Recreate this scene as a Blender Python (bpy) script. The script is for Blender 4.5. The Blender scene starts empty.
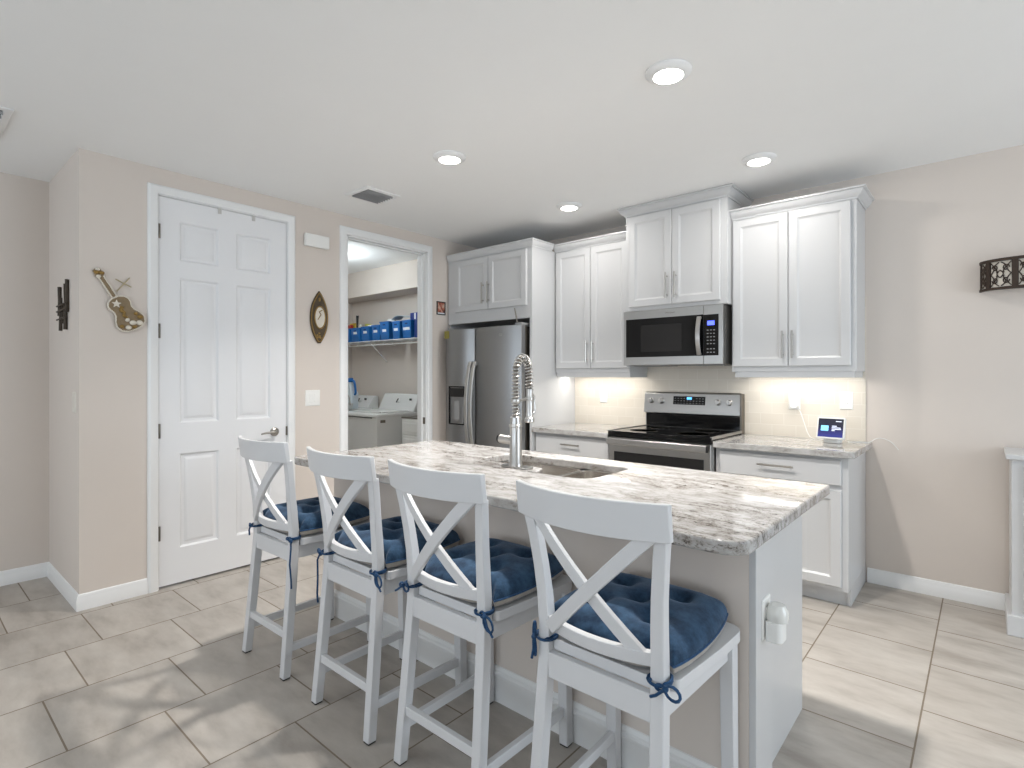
import bpy, bmesh, math, random
from mathutils import Vector, Matrix
random.seed(7)
SC = bpy.context.scene
COL = SC.collection
PI = math.pi

# ------------------------------------------------------------------ camera, world, light, exposure
H = 2.605                                  # ceiling height
cam_d = bpy.data.cameras.new('camera'); cam = bpy.data.objects.new('camera', cam_d); COL.objects.link(cam)
cam.location = (3.858, -4.152, 1.318)
cam.rotation_euler = (PI/2, 0, 0.71358)
cam_d.sensor_width = 36; cam_d.lens = 546.9/1024*36; cam_d.shift_y = -7.5/1024
cam_d.clip_start = .05
SC.camera = cam

w = bpy.data.worlds.new('world'); SC.world = w; w.use_nodes = True
w.node_tree.nodes['Background'].inputs[0].default_value = (.75, .85, 1, 1)
w.node_tree.nodes['Background'].inputs[1].default_value = .6

def area(name, loc, rot, sx, sy, power, color, shape='RECTANGLE', spread=PI):
    d = bpy.data.lights.new(name, 'AREA'); d.shape = shape; d.size = sx
    if shape in ('RECTANGLE', 'ELLIPSE'): d.size_y = sy
    d.energy = power; d.color = color; d.spread = spread
    o = bpy.data.objects.new(name, d); COL.objects.link(o); o.location = loc; o.rotation_euler = rot
    return o
DAY = (.79, .90, 1.0); WARM = (1.0, .968, .93); COOL = (.84, .95, 1.0)
# daylight lamps added at unseen windows; the rear pair tilts up to the ceiling
area('window_daylight', (.9, -7.92, 1.40), (PI/2+.85, 0, 0), 2.3, 2.0, 40, DAY)
area('window_daylight', (4.6, -7.92, 1.40), (PI/2+.85, 0, 0), 2.6, 2.0, 58, DAY)
area('window_daylight', (7.42, -1.8, 1.40), (PI/2, 0, PI/2), 1.8, 2.0, 62, DAY)
area('undercabinet_strip', (1.39, -.17, 1.338), (0, 0, 0), .66, .03, 2.0, (1, .97, .92))
area('undercabinet_strip', (2.91, -.17, 1.338), (0, 0, 0), .66, .03, 2.0, (1, .97, .92))

vs = SC.view_settings
vs.view_transform = 'Standard'; vs.look = 'None'; vs.gamma = 1; vs.use_curve_mapping = False
vs.exposure = 0.31

# ------------------------------------------------------------------ helpers
ORG = {}
def org(o):
    return Vector((0, 0, 0)) if o is None else ORG.get(o.name, Vector((0, 0, 0)))

class MB:
    """collects faces in world (or thing) coordinates"""
    def __init__(s): s.v = []; s.f = []
    def add(s, vs, fs):
        k = len(s.v); s.v += [Vector(p) for p in vs]; s.f += [tuple(i + k for i in f) for f in fs]; return s
    def box(s, x0, y0, z0, x1, y1, z1):
        x0, x1 = sorted((x0, x1)); y0, y1 = sorted((y0, y1)); z0, z1 = sorted((z0, z1))
        return s.add([(x0,y0,z0),(x1,y0,z0),(x1,y1,z0),(x0,y1,z0),(x0,y0,z1),(x1,y0,z1),(x1,y1,z1),(x0,y1,z1)],
                     [(0,3,2,1),(4,5,6,7),(0,1,5,4),(1,2,6,5),(2,3,7,6),(3,0,4,7)])
    def loft(s, rings, cap=True, closed=True):
        n = len(rings[0]); vs = [p for r in rings for p in r]; fs = []
        for i in range(len(rings)-1):
            for j in range(n if closed else n-1):
                a = i*n+j; b = i*n+(j+1) % n
                fs.append((a, b, b+n, a+n))
        if cap:
            fs.append(tuple(range(n))[::-1]); fs.append(tuple((len(rings)-1)*n+j for j in range(n)))
        return s.add(vs, fs)
    def prism(s, poly, a, b, f=lambda x, y, z: (x, y, z)):
        return s.loft([[f(x, y, a) for x, y in poly], [f(x, y, b) for x, y in poly]])
    def tube(s, pts, r, seg=8, cap=True, closed=False):
        pts = [Vector(p) for p in pts]; n = len(pts); rs = r if isinstance(r, (list, tuple)) else [r]*n
        rings = []; prev = None
        for i, p in enumerate(pts):
            if closed: t = pts[(i+1) % n] - pts[i-1]
            else: t = pts[min(i+1, n-1)] - pts[max(i-1, 0)]
            t = t.normalized() if t.length > 1e-9 else Vector((0, 0, 1))
            if prev is None:
                u = t.cross(Vector((0, 0, 1)));
                if u.length < .1: u = t.cross(Vector((1, 0, 0)))
            else: u = prev - t*prev.dot(t)
            if u.length < 1e-6: u = t.orthogonal()
            u.normalize(); prev = u; v = t.cross(u)
            rings.append([p + (u*math.cos(2*PI*k/seg) + v*math.sin(2*PI*k/seg))*rs[i] for k in range(seg)])
        if closed: rings.append(rings[0]); cap = False
        return s.loft(rings, cap)
    def bar(s, a, b, wx, wy, up=(0, 0, 1), w2=None):
        """rectangular bar a->b, wx along side, wy along the other; w2 sizes at b"""
        a = Vector(a); b = Vector(b); t = (b-a).normalized(); u = Vector(up).cross(t)
        if u.length < 1e-4: u = Vector((1, 0, 0))
        u.normalize(); v = t.cross(u); w2 = w2 or (wx, wy)
        R = lambda p, w_, h_: [p+u*w_/2+v*h_/2, p-u*w_/2+v*h_/2, p-u*w_/2-v*h_/2, p+u*w_/2-v*h_/2]
        return s.loft([R(a, wx, wy), R(b, *w2)])
    def lathe(s, prof, c=(0, 0, 0), axis='z', seg=24):
        c = Vector(c); rings = []
        for r, h in prof:
            ring = []
            for k in range(seg):
                a = 2*PI*k/seg; x, y = max(r, 1e-5)*math.cos(a), max(r, 1e-5)*math.sin(a)
                q = {'z': (x, y, h), 'y': (x, h, y), 'x': (h, x, y)}[axis]
                ring.append(c+Vector(q))
            rings.append(ring)
        return s.loft(rings)
    def ell(s, c, rx, ry, rz, seg=12, rg=8):
        prof = [(math.sin(PI*i/rg), -math.cos(PI*i/rg)) for i in range(rg+1)]; m = MB(); m.lathe(prof, seg=seg)
        c = Vector(c); return s.add([c+Vector((p.x*rx, p.y*ry, p.z*rz)) for p in m.v], m.f)
    def sweep(s, path, prof, f, side=1, closed=False):
        """profile (off, h) swept along a 2D path with mitres; f maps (x, y, h) to 3D; off to the right of travel*side"""
        P = [Vector(p) for p in path]; n = len(P); rings = []
        for i in range(n):
            d0 = (P[i]-P[i-1]).normalized() if (i > 0 or closed) else None
            d1 = (P[(i+1) % n]-P[i]).normalized() if (i < n-1 or closed) else None
            d0 = d0 or d1; d1 = d1 or d0
            n0 = Vector((d0.y, -d0.x))*side; n1 = Vector((d1.y, -d1.x))*side
            m = n0+n1; m = m/(m.dot(n0)) if m.length > 1e-6 else n0
            rings.append([Vector(f(P[i].x+m.x*o, P[i].y+m.y*o, h)) for o, h in prof])
        if closed: rings.append(rings[0])
        return s.loft(rings, cap=not closed)
    def loops(s, O, U, V, N, w, h, prof, back=None):
        """nested rectangle loops (inset, depth) on a plane, filled centre"""
        O = Vector(O); U = Vector(U); V = Vector(V); N = Vector(N); rings = []
        L = ([(0, back)] if back is not None else []) + list(prof)
        for i, d in L:
            rings.append([O+U*i+V*i+N*d, O+U*(w-i)+V*i+N*d, O+U*(w-i)+V*(h-i)+N*d, O+U*i+V*(h-i)+N*d])
        k = len(s.v); s.loft(rings, cap=False)
        m = 4*(len(rings)-1); s.f.append((k+m, k+m+1, k+m+2, k+m+3))
        if back is not None: s.f.append((k+3, k+2, k+1, k))
        return s
    def move(s, M):
        s.v = [M @ p for p in s.v]; return s
    def build(s, name, mat, parent=None, bevel=0, sub=0, ang=35, label=None, local=False, seg=2):
        me = bpy.data.meshes.new(name); o0 = Vector((0, 0, 0)) if local else org(parent)
        me.from_pydata([tuple(p-o0) for p in s.v], [], s.f); me.validate()
        bm = bmesh.new(); bm.from_mesh(me)
        bmesh.ops.remove_doubles(bm, verts=bm.verts, dist=1e-6)
        bmesh.ops.recalc_face_normals(bm, faces=bm.faces)
        bm.to_mesh(me); bm.free()
        me.shade_smooth(); me.set_sharp_from_angle(angle=math.radians(ang))
        me.materials.append(mat)
        o = bpy.data.objects.new(name, me); COL.objects.link(o)
        if parent: o.parent = parent; ORG[o.name] = o0
        if bevel:
            m = o.modifiers.new('bevel', 'BEVEL'); m.width = bevel; m.segments = seg; m.limit_method = 'ANGLE'
            m.angle_limit = math.radians(40); m.harden_normals = False
        if sub:
            m = o.modifiers.new('sub', 'SUBSURF'); m.levels = sub; m.render_levels = sub
        if label: o['label'] = label
        return o

def thing(name, label, cat, loc=(0, 0, 0), group=None):
    o = bpy.data.objects.new(name, None); COL.objects.link(o); o.location = loc; o.empty_display_size = .05
    ORG[o.name] = Vector(loc); o['label'] = label; o['category'] = cat
    if group: o['group'] = group
    return o
def tag(o, label, cat, group=None, kind=None):
    o['label'] = label; o['category'] = cat
    if group: o['group'] = group
    if kind: o['kind'] = kind
    return o
def struct(o, label=None):
    o['kind'] = 'structure'
    if label: o['label'] = label
    return o
def copy_tree(o, parent=None):
    c = o.copy(); COL.objects.link(c)
    if parent: c.parent = parent
    for ch in list(o.children): copy_tree(ch, c)
    return c

# ------------------------------------------------------------------ materials
class NT:
    def __init__(s, name):
        s.m = bpy.data.materials.new(name); s.m.use_nodes = True; s.t = s.m.node_tree
        s.b = s.t.nodes['Principled BSDF']
    def n(s, typ, **k):
        x = s.t.nodes.new(typ)
        for a, b in k.items():
            if a.startswith('i_'): x.inputs[int(a[2:]) if a[2:].isdigit() else a[2:]].default_value = b
            else: setattr(x, a, b)
        return x
    def l(s, a, b): s.t.links.new(a, b)
    def math(s, op, a, b=None, c=None):
        x = s.n('ShaderNodeMath', operation=op)
        for i, q in enumerate((a, b, c)):
            if q is None: continue
            if isinstance(q, (int, float)): x.inputs[i].default_value = q
            else: s.l(q, x.inputs[i])
        return x.outputs[0]
    def mix(s, f, a, b):
        x = s.n('ShaderNodeMix', data_type='RGBA')
        for i, q in ((0, f), (6, a), (7, b)):
            if isinstance(q, (int, float)): x.inputs[i].default_value = q
            elif isinstance(q, tuple): x.inputs[i].default_value = (*q, 1)
            else: s.l(q, x.inputs[i])
        return x.outputs[2]
    def ramp(s, f, stops):
        x = s.n('ShaderNodeValToRGB'); e = x.color_ramp.elements
        while len(e) < len(stops): e.new(.5)
        for q, (p, c) in zip(e, stops): q.position = p; q.color = (*c, 1) if len(c) == 3 else c
        s.l(f, x.inputs[0]); return x.outputs[0]
    def obj(s, scale=(1, 1, 1), rot=(0, 0, 0)):
        t = s.n('ShaderNodeTexCoord'); mp = s.n('ShaderNodeMapping'); mp.inputs[3].default_value = scale; mp.inputs[2].default_value = rot
        s.l(t.outputs['Object'], mp.inputs[0]); return mp.outputs[0]
    def noise(s, vec, scale, detail=3, rough=.55, out=0):
        x = s.n('ShaderNodeTexNoise'); x.inputs['Scale'].default_value = scale; x.inputs['Detail'].default_value = detail
        x.inputs['Roughness'].default_value = rough; s.l(vec, x.inputs['Vector']); return x.outputs[out]
    def bump(s, h, strength, dist=.01):
        x = s.n('ShaderNodeBump'); x.inputs['Strength'].default_value = strength; x.inputs['Distance'].default_value = dist
        s.l(h, x.inputs['Height']); s.l(x.outputs[0], s.b.inputs['Normal'])

def srgb(r, g, b):
    f = lambda c: ((c/255+.055)/1.055)**2.4 if c > 10 else c/255/12.92
    return (f(r), f(g), f(b))
def plain(name, c, rough=.5, metal=0, var=.04, scale=6, coat=0, spec=None, bump=0):
    k = NT(name); b = k.b
    vec = k.obj(); f = k.noise(vec, scale, 3)
    lo = tuple(max(0, x*(1-var)) for x in c); hi = tuple(min(1, x*(1+var)) for x in c)
    k.l(k.mix(f, lo, hi), b.inputs['Base Color'])
    b.inputs['Roughness'].default_value = rough; b.inputs['Metallic'].default_value = metal
    b.inputs['Coat Weight'].default_value = coat
    if spec is not None: b.inputs['Specular IOR Level'].default_value = spec
    if bump: k.bump(k.noise(vec, 220, 2), bump, .001)
    return k.m
def emit(name, c, s):
    k = NT(name); k.b.inputs['Base Color'].default_value = (*c, 1); k.b.inputs['Emission Color'].default_value = (*c, 1)
    k.b.inputs['Emission Strength'].default_value = s; return k.m

M = {}
M['wall'] = plain('greige_paint', srgb(218, 208, 199), .85, var=.015, bump=.06)
M['ceil'] = plain('ceiling_paint', srgb(246, 246, 245), .9, var=.01, bump=.05)
M['trim'] = plain('white_trim_paint', srgb(236, 236, 235), .35, var=.01)
M['door'] = plain('white_door_paint', srgb(234, 234, 235), .42, var=.01)
M['cab'] = plain('white_cabinet_lacquer', srgb(202, 202, 202), .3, var=.01)
M['stool'] = plain('white_stool_paint', srgb(214, 214, 215), .38, var=.015)
M['appl'] = plain('white_enamel', srgb(232, 232, 230), .25, var=.01)
M['plastic'] = plain('white_plastic', srgb(238, 237, 233), .35, var=.01)
M['nickel'] = plain('brushed_nickel', srgb(172, 168, 162), .28, 1, var=.06, scale=40)
M['chrome'] = plain('satin_chrome', srgb(186, 184, 181), .3, 1, var=.02, scale=40)
M['dark'] = plain('dark_plastic', srgb(30, 29, 29), .4)
M['hinge'] = plain('dark_nickel', srgb(120, 114, 106), .35, 1)
M['case'] = plain('grey_steel_case', srgb(104, 101, 98), .4, .7)
M['black'] = plain('black_glass', srgb(12, 12, 13), .07, var=.02, spec=.3)
M['window'] = plain('oven_glass', srgb(34, 33, 33), .08, spec=.3)
M['bronze'] = plain('dark_bronze', srgb(66, 54, 45), .5, .5, var=.15, scale=30)
M['cream'] = plain('cream_shade', srgb(226, 218, 205), .7)
M['satin'] = plain('satin_handle', srgb(196, 195, 192), .42, 1, var=.02)
M['hook'] = plain('pale_metal', srgb(196, 194, 190), .4)
M['ivory'] = plain('ivory_plastic', srgb(222, 216, 206), .5)  # white plastic with the switch plate's shade mixed into its colour
M['gray'] = plain('grey_plastic', srgb(150, 150, 150), .45)

def steel(name, c, rough, axis):
    k = NT(name); sc = {'z': (90, 90, .6), 'x': (.6, 90, 90)}[axis]
    v = k.obj(sc); f = k.noise(v, 3, 3)
    k.l(k.mix(f, tuple(x*.985 for x in c), tuple(x*1.015 for x in c)), k.b.inputs['Base Color'])
    k.b.inputs['Metallic'].default_value = 1
    k.l(k.math('MULTIPLY_ADD', f, .05, rough-.025), k.b.inputs['Roughness'])
    k.b.inputs['Anisotropic'].default_value = .5
    return k.m
M['steel'] = steel('stainless_steel', srgb(172, 170, 167), .33, 'x')
M['fridge'] = steel('fridge_stainless_steel', srgb(150, 150, 150), .36, 'z')
M['sink'] = steel('sink_steel', srgb(214, 209, 203), .26, 'x')

def granite():
    k = NT('streaked_granite'); v = k.obj((1, 1, 1), (0, 0, .05))
    warp = k.noise(k.obj((3, 5, 5)), 1.6, 3, out=1)
    vv = k.n('ShaderNodeVectorMath', operation='MULTIPLY_ADD'); k.l(warp, vv.inputs[0]); vv.inputs[1].default_value = (.10, .07, .05); k.l(v, vv.inputs[2])
    def strat(sc, det, ro):
        mp = k.n('ShaderNodeMapping'); mp.inputs[3].default_value = sc; k.l(vv.outputs[0], mp.inputs[0]); return k.noise(mp.outputs[0], 1.0, det, ro)
    a = strat((9, 23, 20), 8, .72); b = strat((40, 88, 80), 6, .74); c3 = strat((85, 130, 120), 4, .7)
    big = k.noise(k.obj((.8, 2.6, 2)), 1.6, 4)
    base = k.ramp(a, [(.30, srgb(132, 128, 124)), (.42, srgb(162, 159, 155)), (.55, srgb(183, 181, 179)), (.75, srgb(200, 199, 197))])
    lift = k.math('ADD', k.math('MULTIPLY', k.math('SUBTRACT', a, .5), .55), k.math('MULTIPLY', k.math('SUBTRACT', big, .5), .45))
    s1 = k.math('ADD', b, lift); s2 = k.math('ADD', c3, lift)
    mid = k.ramp(s1, [(.38, (1, 1, 1)), (.51, (0, 0, 0))]); dark = k.ramp(s1, [(.335, (1, 1, 1)), (.385, (0, 0, 0))]); spk = k.ramp(s2, [(.35, (1, 1, 1)), (.39, (0, 0, 0))])
    c = k.mix(k.math('MULTIPLY', mid, .42), base, srgb(140, 130, 121))
    c = k.mix(k.math('MULTIPLY', dark, .85), c, srgb(70, 62, 56))
    c = k.mix(k.math('MULTIPLY', spk, .55), c, srgb(88, 78, 70))
    k.l(c, k.b.inputs['Base Color']); k.b.inputs['Roughness'].default_value = .06
    return k.m
M['granite'] = granite()

def floor_mat():
    k = NT('floor_tile'); t = k.n('ShaderNodeTexCoord'); s = k.n('ShaderNodeSeparateXYZ'); k.l(t.outputs['Object'], s.inputs[0])
    X, Y = s.outputs[0], s.outputs[1]
    PX, PY = .4503, .4515
    u = k.math('DIVIDE', k.math('SUBTRACT', X, .065), PX); row = k.math('FLOOR', u); fu = k.math('FRACT', u)
    yy = k.math('ADD', k.math('ADD', Y, 3.423), k.math('MULTIPLY', row, .149))
    v = k.math('DIVIDE', yy, PY); colm = k.math('FLOOR', v); fv = k.math('FRACT', v)
    def edge(f, w_):
        d = k.math('MINIMUM', f, k.math('SUBTRACT', 1.0, f)); return k.math('LESS_THAN', d, w_)
    g = k.math('MAXIMUM', edge(fu, .0068), edge(fv, .0068))
    cid = k.n('ShaderNodeCombineXYZ'); k.l(row, cid.inputs[0]); k.l(colm, cid.inputs[1])
    wn = k.n('ShaderNodeTexWhiteNoise'); k.l(cid.outputs[0], wn.inputs[0])
    # veins run in one direction, shifted per tile
    sh = k.n('ShaderNodeVectorMath', operation='MULTIPLY_ADD'); k.l(wn.outputs['Color'], sh.inputs[0]); sh.inputs[1].default_value = (9, 9, 9); k.l(t.outputs['Object'], sh.inputs[2])
    mp = k.n('ShaderNodeMapping'); mp.inputs[2].default_value = (0, 0, .6); mp.inputs[3].default_value = (3.4, 9.5, 1); k.l(sh.outputs[0], mp.inputs[0])
    a = k.noise(mp.outputs[0], 1.0, 5, .6)
    fine = k.noise(k.obj(), 38, 4, .6)
    c = k.ramp(a, [(.30, srgb(154, 146, 138)), (.48, srgb(176, 169, 161)), (.70, srgb(192, 186, 178))])
    c = k.mix(k.math('MULTIPLY', fine, .22), c, srgb(158, 150, 140))
    c = k.mix(k.math('MULTIPLY', wn.outputs['Value'], .22), c, srgb(168, 159, 148))
    c = k.mix(g, c, srgb(124, 112, 97))
    k.l(c, k.b.inputs['Base Color'])
    k.l(k.math('MULTIPLY_ADD', g, .4, .42), k.b.inputs['Roughness'])
    k.bump(k.math('SUBTRACT', 1.0, g), .4, .002)
    return k.m
M['floor'] = floor_mat()

def tile_mat():
    k = NT('subway_tile'); t = k.n('ShaderNodeTexCoord'); s = k.n('ShaderNodeSeparateXYZ'); k.l(t.outputs['Object'], s.inputs[0])
    c = k.n('ShaderNodeCombineXYZ'); k.l(s.outputs[0], c.inputs[0]); k.l(k.math('SUBTRACT', s.outputs[2], .9), c.inputs[1])
    b = k.n('ShaderNodeTexBrick'); k.l(c.outputs[0], b.inputs['Vector']); b.inputs['Scale'].default_value = 1
    b.inputs['Brick Width'].default_value = .155; b.inputs['Row Height'].default_value = .0785; b.inputs['Mortar Size'].default_value = .0018
    b.inputs['Mortar Smooth'].default_value = .2; b.offset = .5
    b.inputs['Color1'].default_value = (*srgb(217, 208, 194), 1); b.inputs['Color2'].default_value = (*srgb(222, 214, 201), 1)
    b.inputs['Mortar'].default_value = (*srgb(229, 222, 211), 1); b.inputs['Bias'].default_value = 0
    k.l(b.outputs['Color'], k.b.inputs['Base Color']); k.b.inputs['Roughness'].default_value = .28
    k.bump(k.math('SUBTRACT', 1.0, b.outputs['Fac']), .15, .001)
    return k.m
M['tile'] = tile_mat()

def fabric(name, c, c2, scale=16, strength=.25):
    k = NT(name); v = k.obj(); f = k.ramp(k.noise(v, scale, 6, .7), [(.36, (0, 0, 0)), (.66, (1, 1, 1))]); g = k.noise(v, 420, 2)
    col = k.mix(f, c, c2); col = k.mix(k.math('MULTIPLY', g, .35), col, tuple(x*.55 for x in c))
    k.l(col, k.b.inputs['Base Color']); k.b.inputs['Roughness'].default_value = .92; k.b.inputs['Specular IOR Level'].default_value = .2
    k.b.inputs['Sheen Weight'].default_value = .25; k.b.inputs['Sheen Tint'].default_value = (.6, .75, 1, 1)
    k.bump(g, strength, .002); return k.m
M['blue'] = fabric('blue_chambray', srgb(17, 40, 63), srgb(58, 88, 116), 15)
M['tan'] = fabric('taupe_gusset', srgb(158, 150, 140), srgb(180, 172, 160), 20)
M['cord'] = fabric('navy_cord', srgb(28, 58, 92), srgb(46, 82, 120), 60)
M['bin'] = plain('blue_bin_plastic', srgb(24, 106, 180), .4)
M['paper'] = plain('white_paper', srgb(232, 234, 236), .7)

# ------------------------------------------------------------------ the setting
Z0 = 0.0
fl = MB().box(-2.7, -8.1, -.06, 7.6, .12, 0).build('floor', M['floor']); struct(fl, 'beige stone look tile floor')
ce = MB().box(-2.7, -8.1, H, 7.6, .12, H+.08).build('ceiling', M['ceil']); struct(ce, 'plain white ceiling')
DY0, DY1, DZ = -3.035, -2.201, 2.447            # pantry door hole
LY0, LY1, LZ = -1.715, -.888, 2.452             # laundry doorway hole
wl = MB()
for a, b in ((-3.42, DY0), (DY1, LY0), (LY1, 0)): wl.box(-.11, a, 0, 0, b, H)
wl.box(-.11, DY0, DZ, 0, DY1, H); wl.box(-.11, LY0, LZ, 0, LY1, H)
struct(wl.build('wall_left', M['wall']), 'greige wall with the white door and the laundry doorway')
struct(MB().box(-2.7, 0, 0, 7.6, .12, H).build('wall_back', M['wall']), 'greige wall behind the white kitchen cabinets')
struct(MB().box(-.83, -3.42, 0, -.11, -3.31, H).build('wall_return', M['wall']), 'short wall turning the corner left of the door')
struct(MB().box(-.94, -8, 0, -.83, -3.31, H).build('wall_hall', M['wall']), 'far left hall wall')
struct(MB().box(-2.70, -2.12, 0, -2.58, 0, H).build('wall_laundry', M['wall']), 'end wall inside the laundry room')
struct(MB().box(-2.70, -2.24, 0, -.11, -2.12, H).build('wall_partition', M['wall']), 'wall between pantry and laundry')
struct(MB().box(-2.58, -.30, 2.300, -.11, 0, H).build('trim_5', M['wall']), 'boxed soffit above the laundry shelf')
rw = MB(); holes = ((-.25, 2.05), (3.3, 5.9))
xs = [-.94, holes[0][0], holes[0][1], holes[1][0], holes[1][1], 7.6]
for i in (0, 2, 4): rw.box(xs[i], -8.12, 0, xs[i+1], -8, H)
for a, b in holes: rw.box(a, -8.12, 0, b, -8, .4); rw.box(a, -8.12, 2.4, b, -8, H)
struct(rw.build('wall_rear', M['wall']))
rr = MB(); rr.box(7.48, -8, 0, 7.6, -2.75, H); rr.box(7.48, -.85, 0, 7.6, 0, H); rr.box(7.48, -2.75, 0, 7.6, -.85, .4); rr.box(7.48, -2.75, 2.4, 7.6, -.85, H)
struct(rr.build('wall_right', M['wall']))
for i, (a, b) in enumerate(holes):
    f = MB(); f.sweep([(a, .4), (b, .4), (b, 2.4), (a, 2.4)], [(0, -8.10), (0, -8.02), (.05, -8.02), (.05, -8.10)], lambda x, y, h: (x, h, y), side=-1, closed=True)
    f.box((a+b)/2-.03, -8.09, .45, (a+b)/2+.03, -8.03, 2.35)
    struct(f.build('window_%d' % (i+1), M['trim']))
f = MB(); f.sweep([(-2.75, .4), (-.85, .4), (-.85, 2.4), (-2.75, 2.4)], [(0, 7.50), (0, 7.58), (.05, 7.58), (.05, 7.50)], lambda x, y, h: (h, x, y), side=-1, closed=True)
f.box(7.51, -1.83, .45, 7.57, -1.77, 2.35); struct(f.build('window_3', M['trim']))

BP = [(0, 0), (.014, 0), (.014, .060), (.011, .066), (.011, .074), (.006, .088), (.0, .092)]
fx = lambda x, y, h: (x, y, h)
b = MB().sweep([(-.83, -7.9), (-.83, -3.42), (0, -3.42), (0, DY0-.054)], BP, fx)
struct(b.build('baseboard_left', M['trim']), 'white baseboard around the corner left of the door')
b = MB().sweep([(0, DY1+.054), (0, LY0-.063)], BP, fx); struct(b.build('baseboard_middle', M['trim']))
b = MB().sweep([(3.285, 0), (3.945, 0)], BP, fx); struct(b.build('baseboard_right', M['trim']), 'white baseboard between base cabinet and sideboard')
b = MB().sweep([(-2.58, 0), (-.11, 0)], BP, fx); struct(b.build('baseboard_back', M['trim']))

CP = [(.002, 0), (.002, .012), (.010, .017), (.048, .019), (.060, .012), (.063, 0)]
fyz = lambda x, y, h: (h, x, y)
c = MB().sweep([(DY0, 0), (DY0, DZ), (DY1, DZ), (DY1, 0)], [(o*.92-.004, h) for o, h in CP], fyz, side=-1)
for y in (DY0, DY1-.008): c.box(-.11, y, 0, -.0, y+.008, DZ)          # jambs
c.box(-.11, DY0, DZ-.008, 0, DY1, DZ)
struct(c.build('trim_1', M['trim']), 'white casing around the six panel door')
c = MB().sweep([(LY0, 0), (LY0, LZ), (LY1, LZ), (LY1, 0)], CP, fyz, side=-1)
for y in (LY0, LY1-.012): c.box(-.115, y, 0, .003, y+.012, LZ)
c.box(-.115, LY0, LZ-.012, .003, LY1, LZ)
c.box(-.075, LY1-.024, 0, -.04, LY1-.012, LZ-.012); c.box(-.075, LY0+.012, LZ-.024, -.04, LY1-.012, LZ-.012)
lt = struct(c.build('trim_2', M['trim']), 'white casing around the laundry doorway')
MB().box(-.036, LY1-.0145, .885, -.004, LY1-.0118, .945).build('strike_plate', M['hinge'], lt, .001, label='dark metal strike plate')
c = MB().sweep([(LY1, 0), (LY1, LZ), (LY0, LZ), (LY0, 0)], CP, lambda x, y, h: (-.11-h, x, y), side=1)
struct(c.build('trim_3', M['trim']))

# tile splashback
struct(MB().box(1.03, -.009, .900, 3.277, 0, 1.83).build('trim_4', M['tile']), 'beige subway tile splashback')

# --- six panel door
PROF6 = [(0, 0), (.005, -.003), (.012, -.013), (.028, -.013), (.044, -.005), (.050, -.004)]
def panel_grid(mb, f, xs, zs, holes, t):
    """flat stiles and rails with moulded panels in the listed cells; f maps (u, v, depth)"""
    for i in range(len(xs)-1):
        for j in range(len(zs)-1):
            a, b_, c_, d = xs[i], xs[i+1], zs[j], zs[j+1]
            O = Vector(f(a, c_, 0)); U = Vector(f(1, 0, 0))-Vector(f(0, 0, 0)); V = Vector(f(0, 1, 0))-Vector(f(0, 0, 0)); N = Vector(f(0, 0, 1))-Vector(f(0, 0, 0))
            if (i, j) in holes: mb.loops(O, U, V, N, b_-a, d-c_, PROF6)
            else: mb.add([f(a, c_, 0), f(b_, c_, 0), f(b_, d, 0), f(a, d, 0)], [(0, 1, 2, 3)])
    a, b_, c_, d = xs[0], xs[-1], zs[0], zs[-1]
    R = [f(a, c_, 0), f(b_, c_, 0), f(b_, d, 0), f(a, d, 0)]; B = [f(a, c_, -t), f(b_, c_, -t), f(b_, d, -t), f(a, d, -t)]
    mb.loft([B, R], cap=False); mb.add(B, [(3, 2, 1, 0)])
dm = MB(); y0, y1 = DY0+.011, DY1-.011
panel_grid(dm, lambda u, v, d: (-.006+d, u, v), [y0, -2.910, -2.674, -2.563, -2.326, y1], [.014, .232, .830, 1.022, 1.943, 2.050, 2.300, DZ-.011],
           {(i, j) for i in (1, 3) for j in (1, 3, 5)}, .035)
door = struct(dm.build('door_1', M['door'], ang=20), 'white six panel door left of the laundry doorway')
for z in (.346, .98, 1.60, 2.217):
    h = MB().lathe([(.006, -.045), (.0065, -.044), (.0065, .044), (.006, .045)], (.004, DY0+.010, z), seg=10)
    h.box(-.005, DY0+.004, z-.043, .001, DY0+.014, z+.043).build('hinge', M['hinge'], door)
hd = MB().lathe([(.030, -.006), (.032, 0), (.030, .006), (.016, .012), (.012, .016), (.012, .042), (.002, .044)], (0, -2.300, .922), 'x')
hd.tube([(.036, -2.300, .922), (.044, -2.312, .922), (.045, -2.345, .923), (.044, -2.385, .920), (.042, -2.412, .915)], [.010, .009, .008, .007, .006], 10)
hd.build('lever_handle', M['nickel'], door)
MB().box(-.008, DY1-.013, .89, .002, DY1-.004, .955).build('latch_plate', M['hinge'], door, label='dark latch plate on the door edge')
for i, y in enumerate((-2.670, -2.447)):
    k = MB().box(-.044, y-.012, DZ-.0095, .0005, y+.012, DZ-.0082).box(-.002, y-.012, DZ-.045, .0006, y+.010, DZ-.0082)
    o = tag(k.build('door_hook', M['hook'], None, .0005), ['metal hook strap over the door top nearer the hinges', 'metal hook strap over the door top nearer the lever'][i], 'hook', 'straps over the door top')

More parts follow.
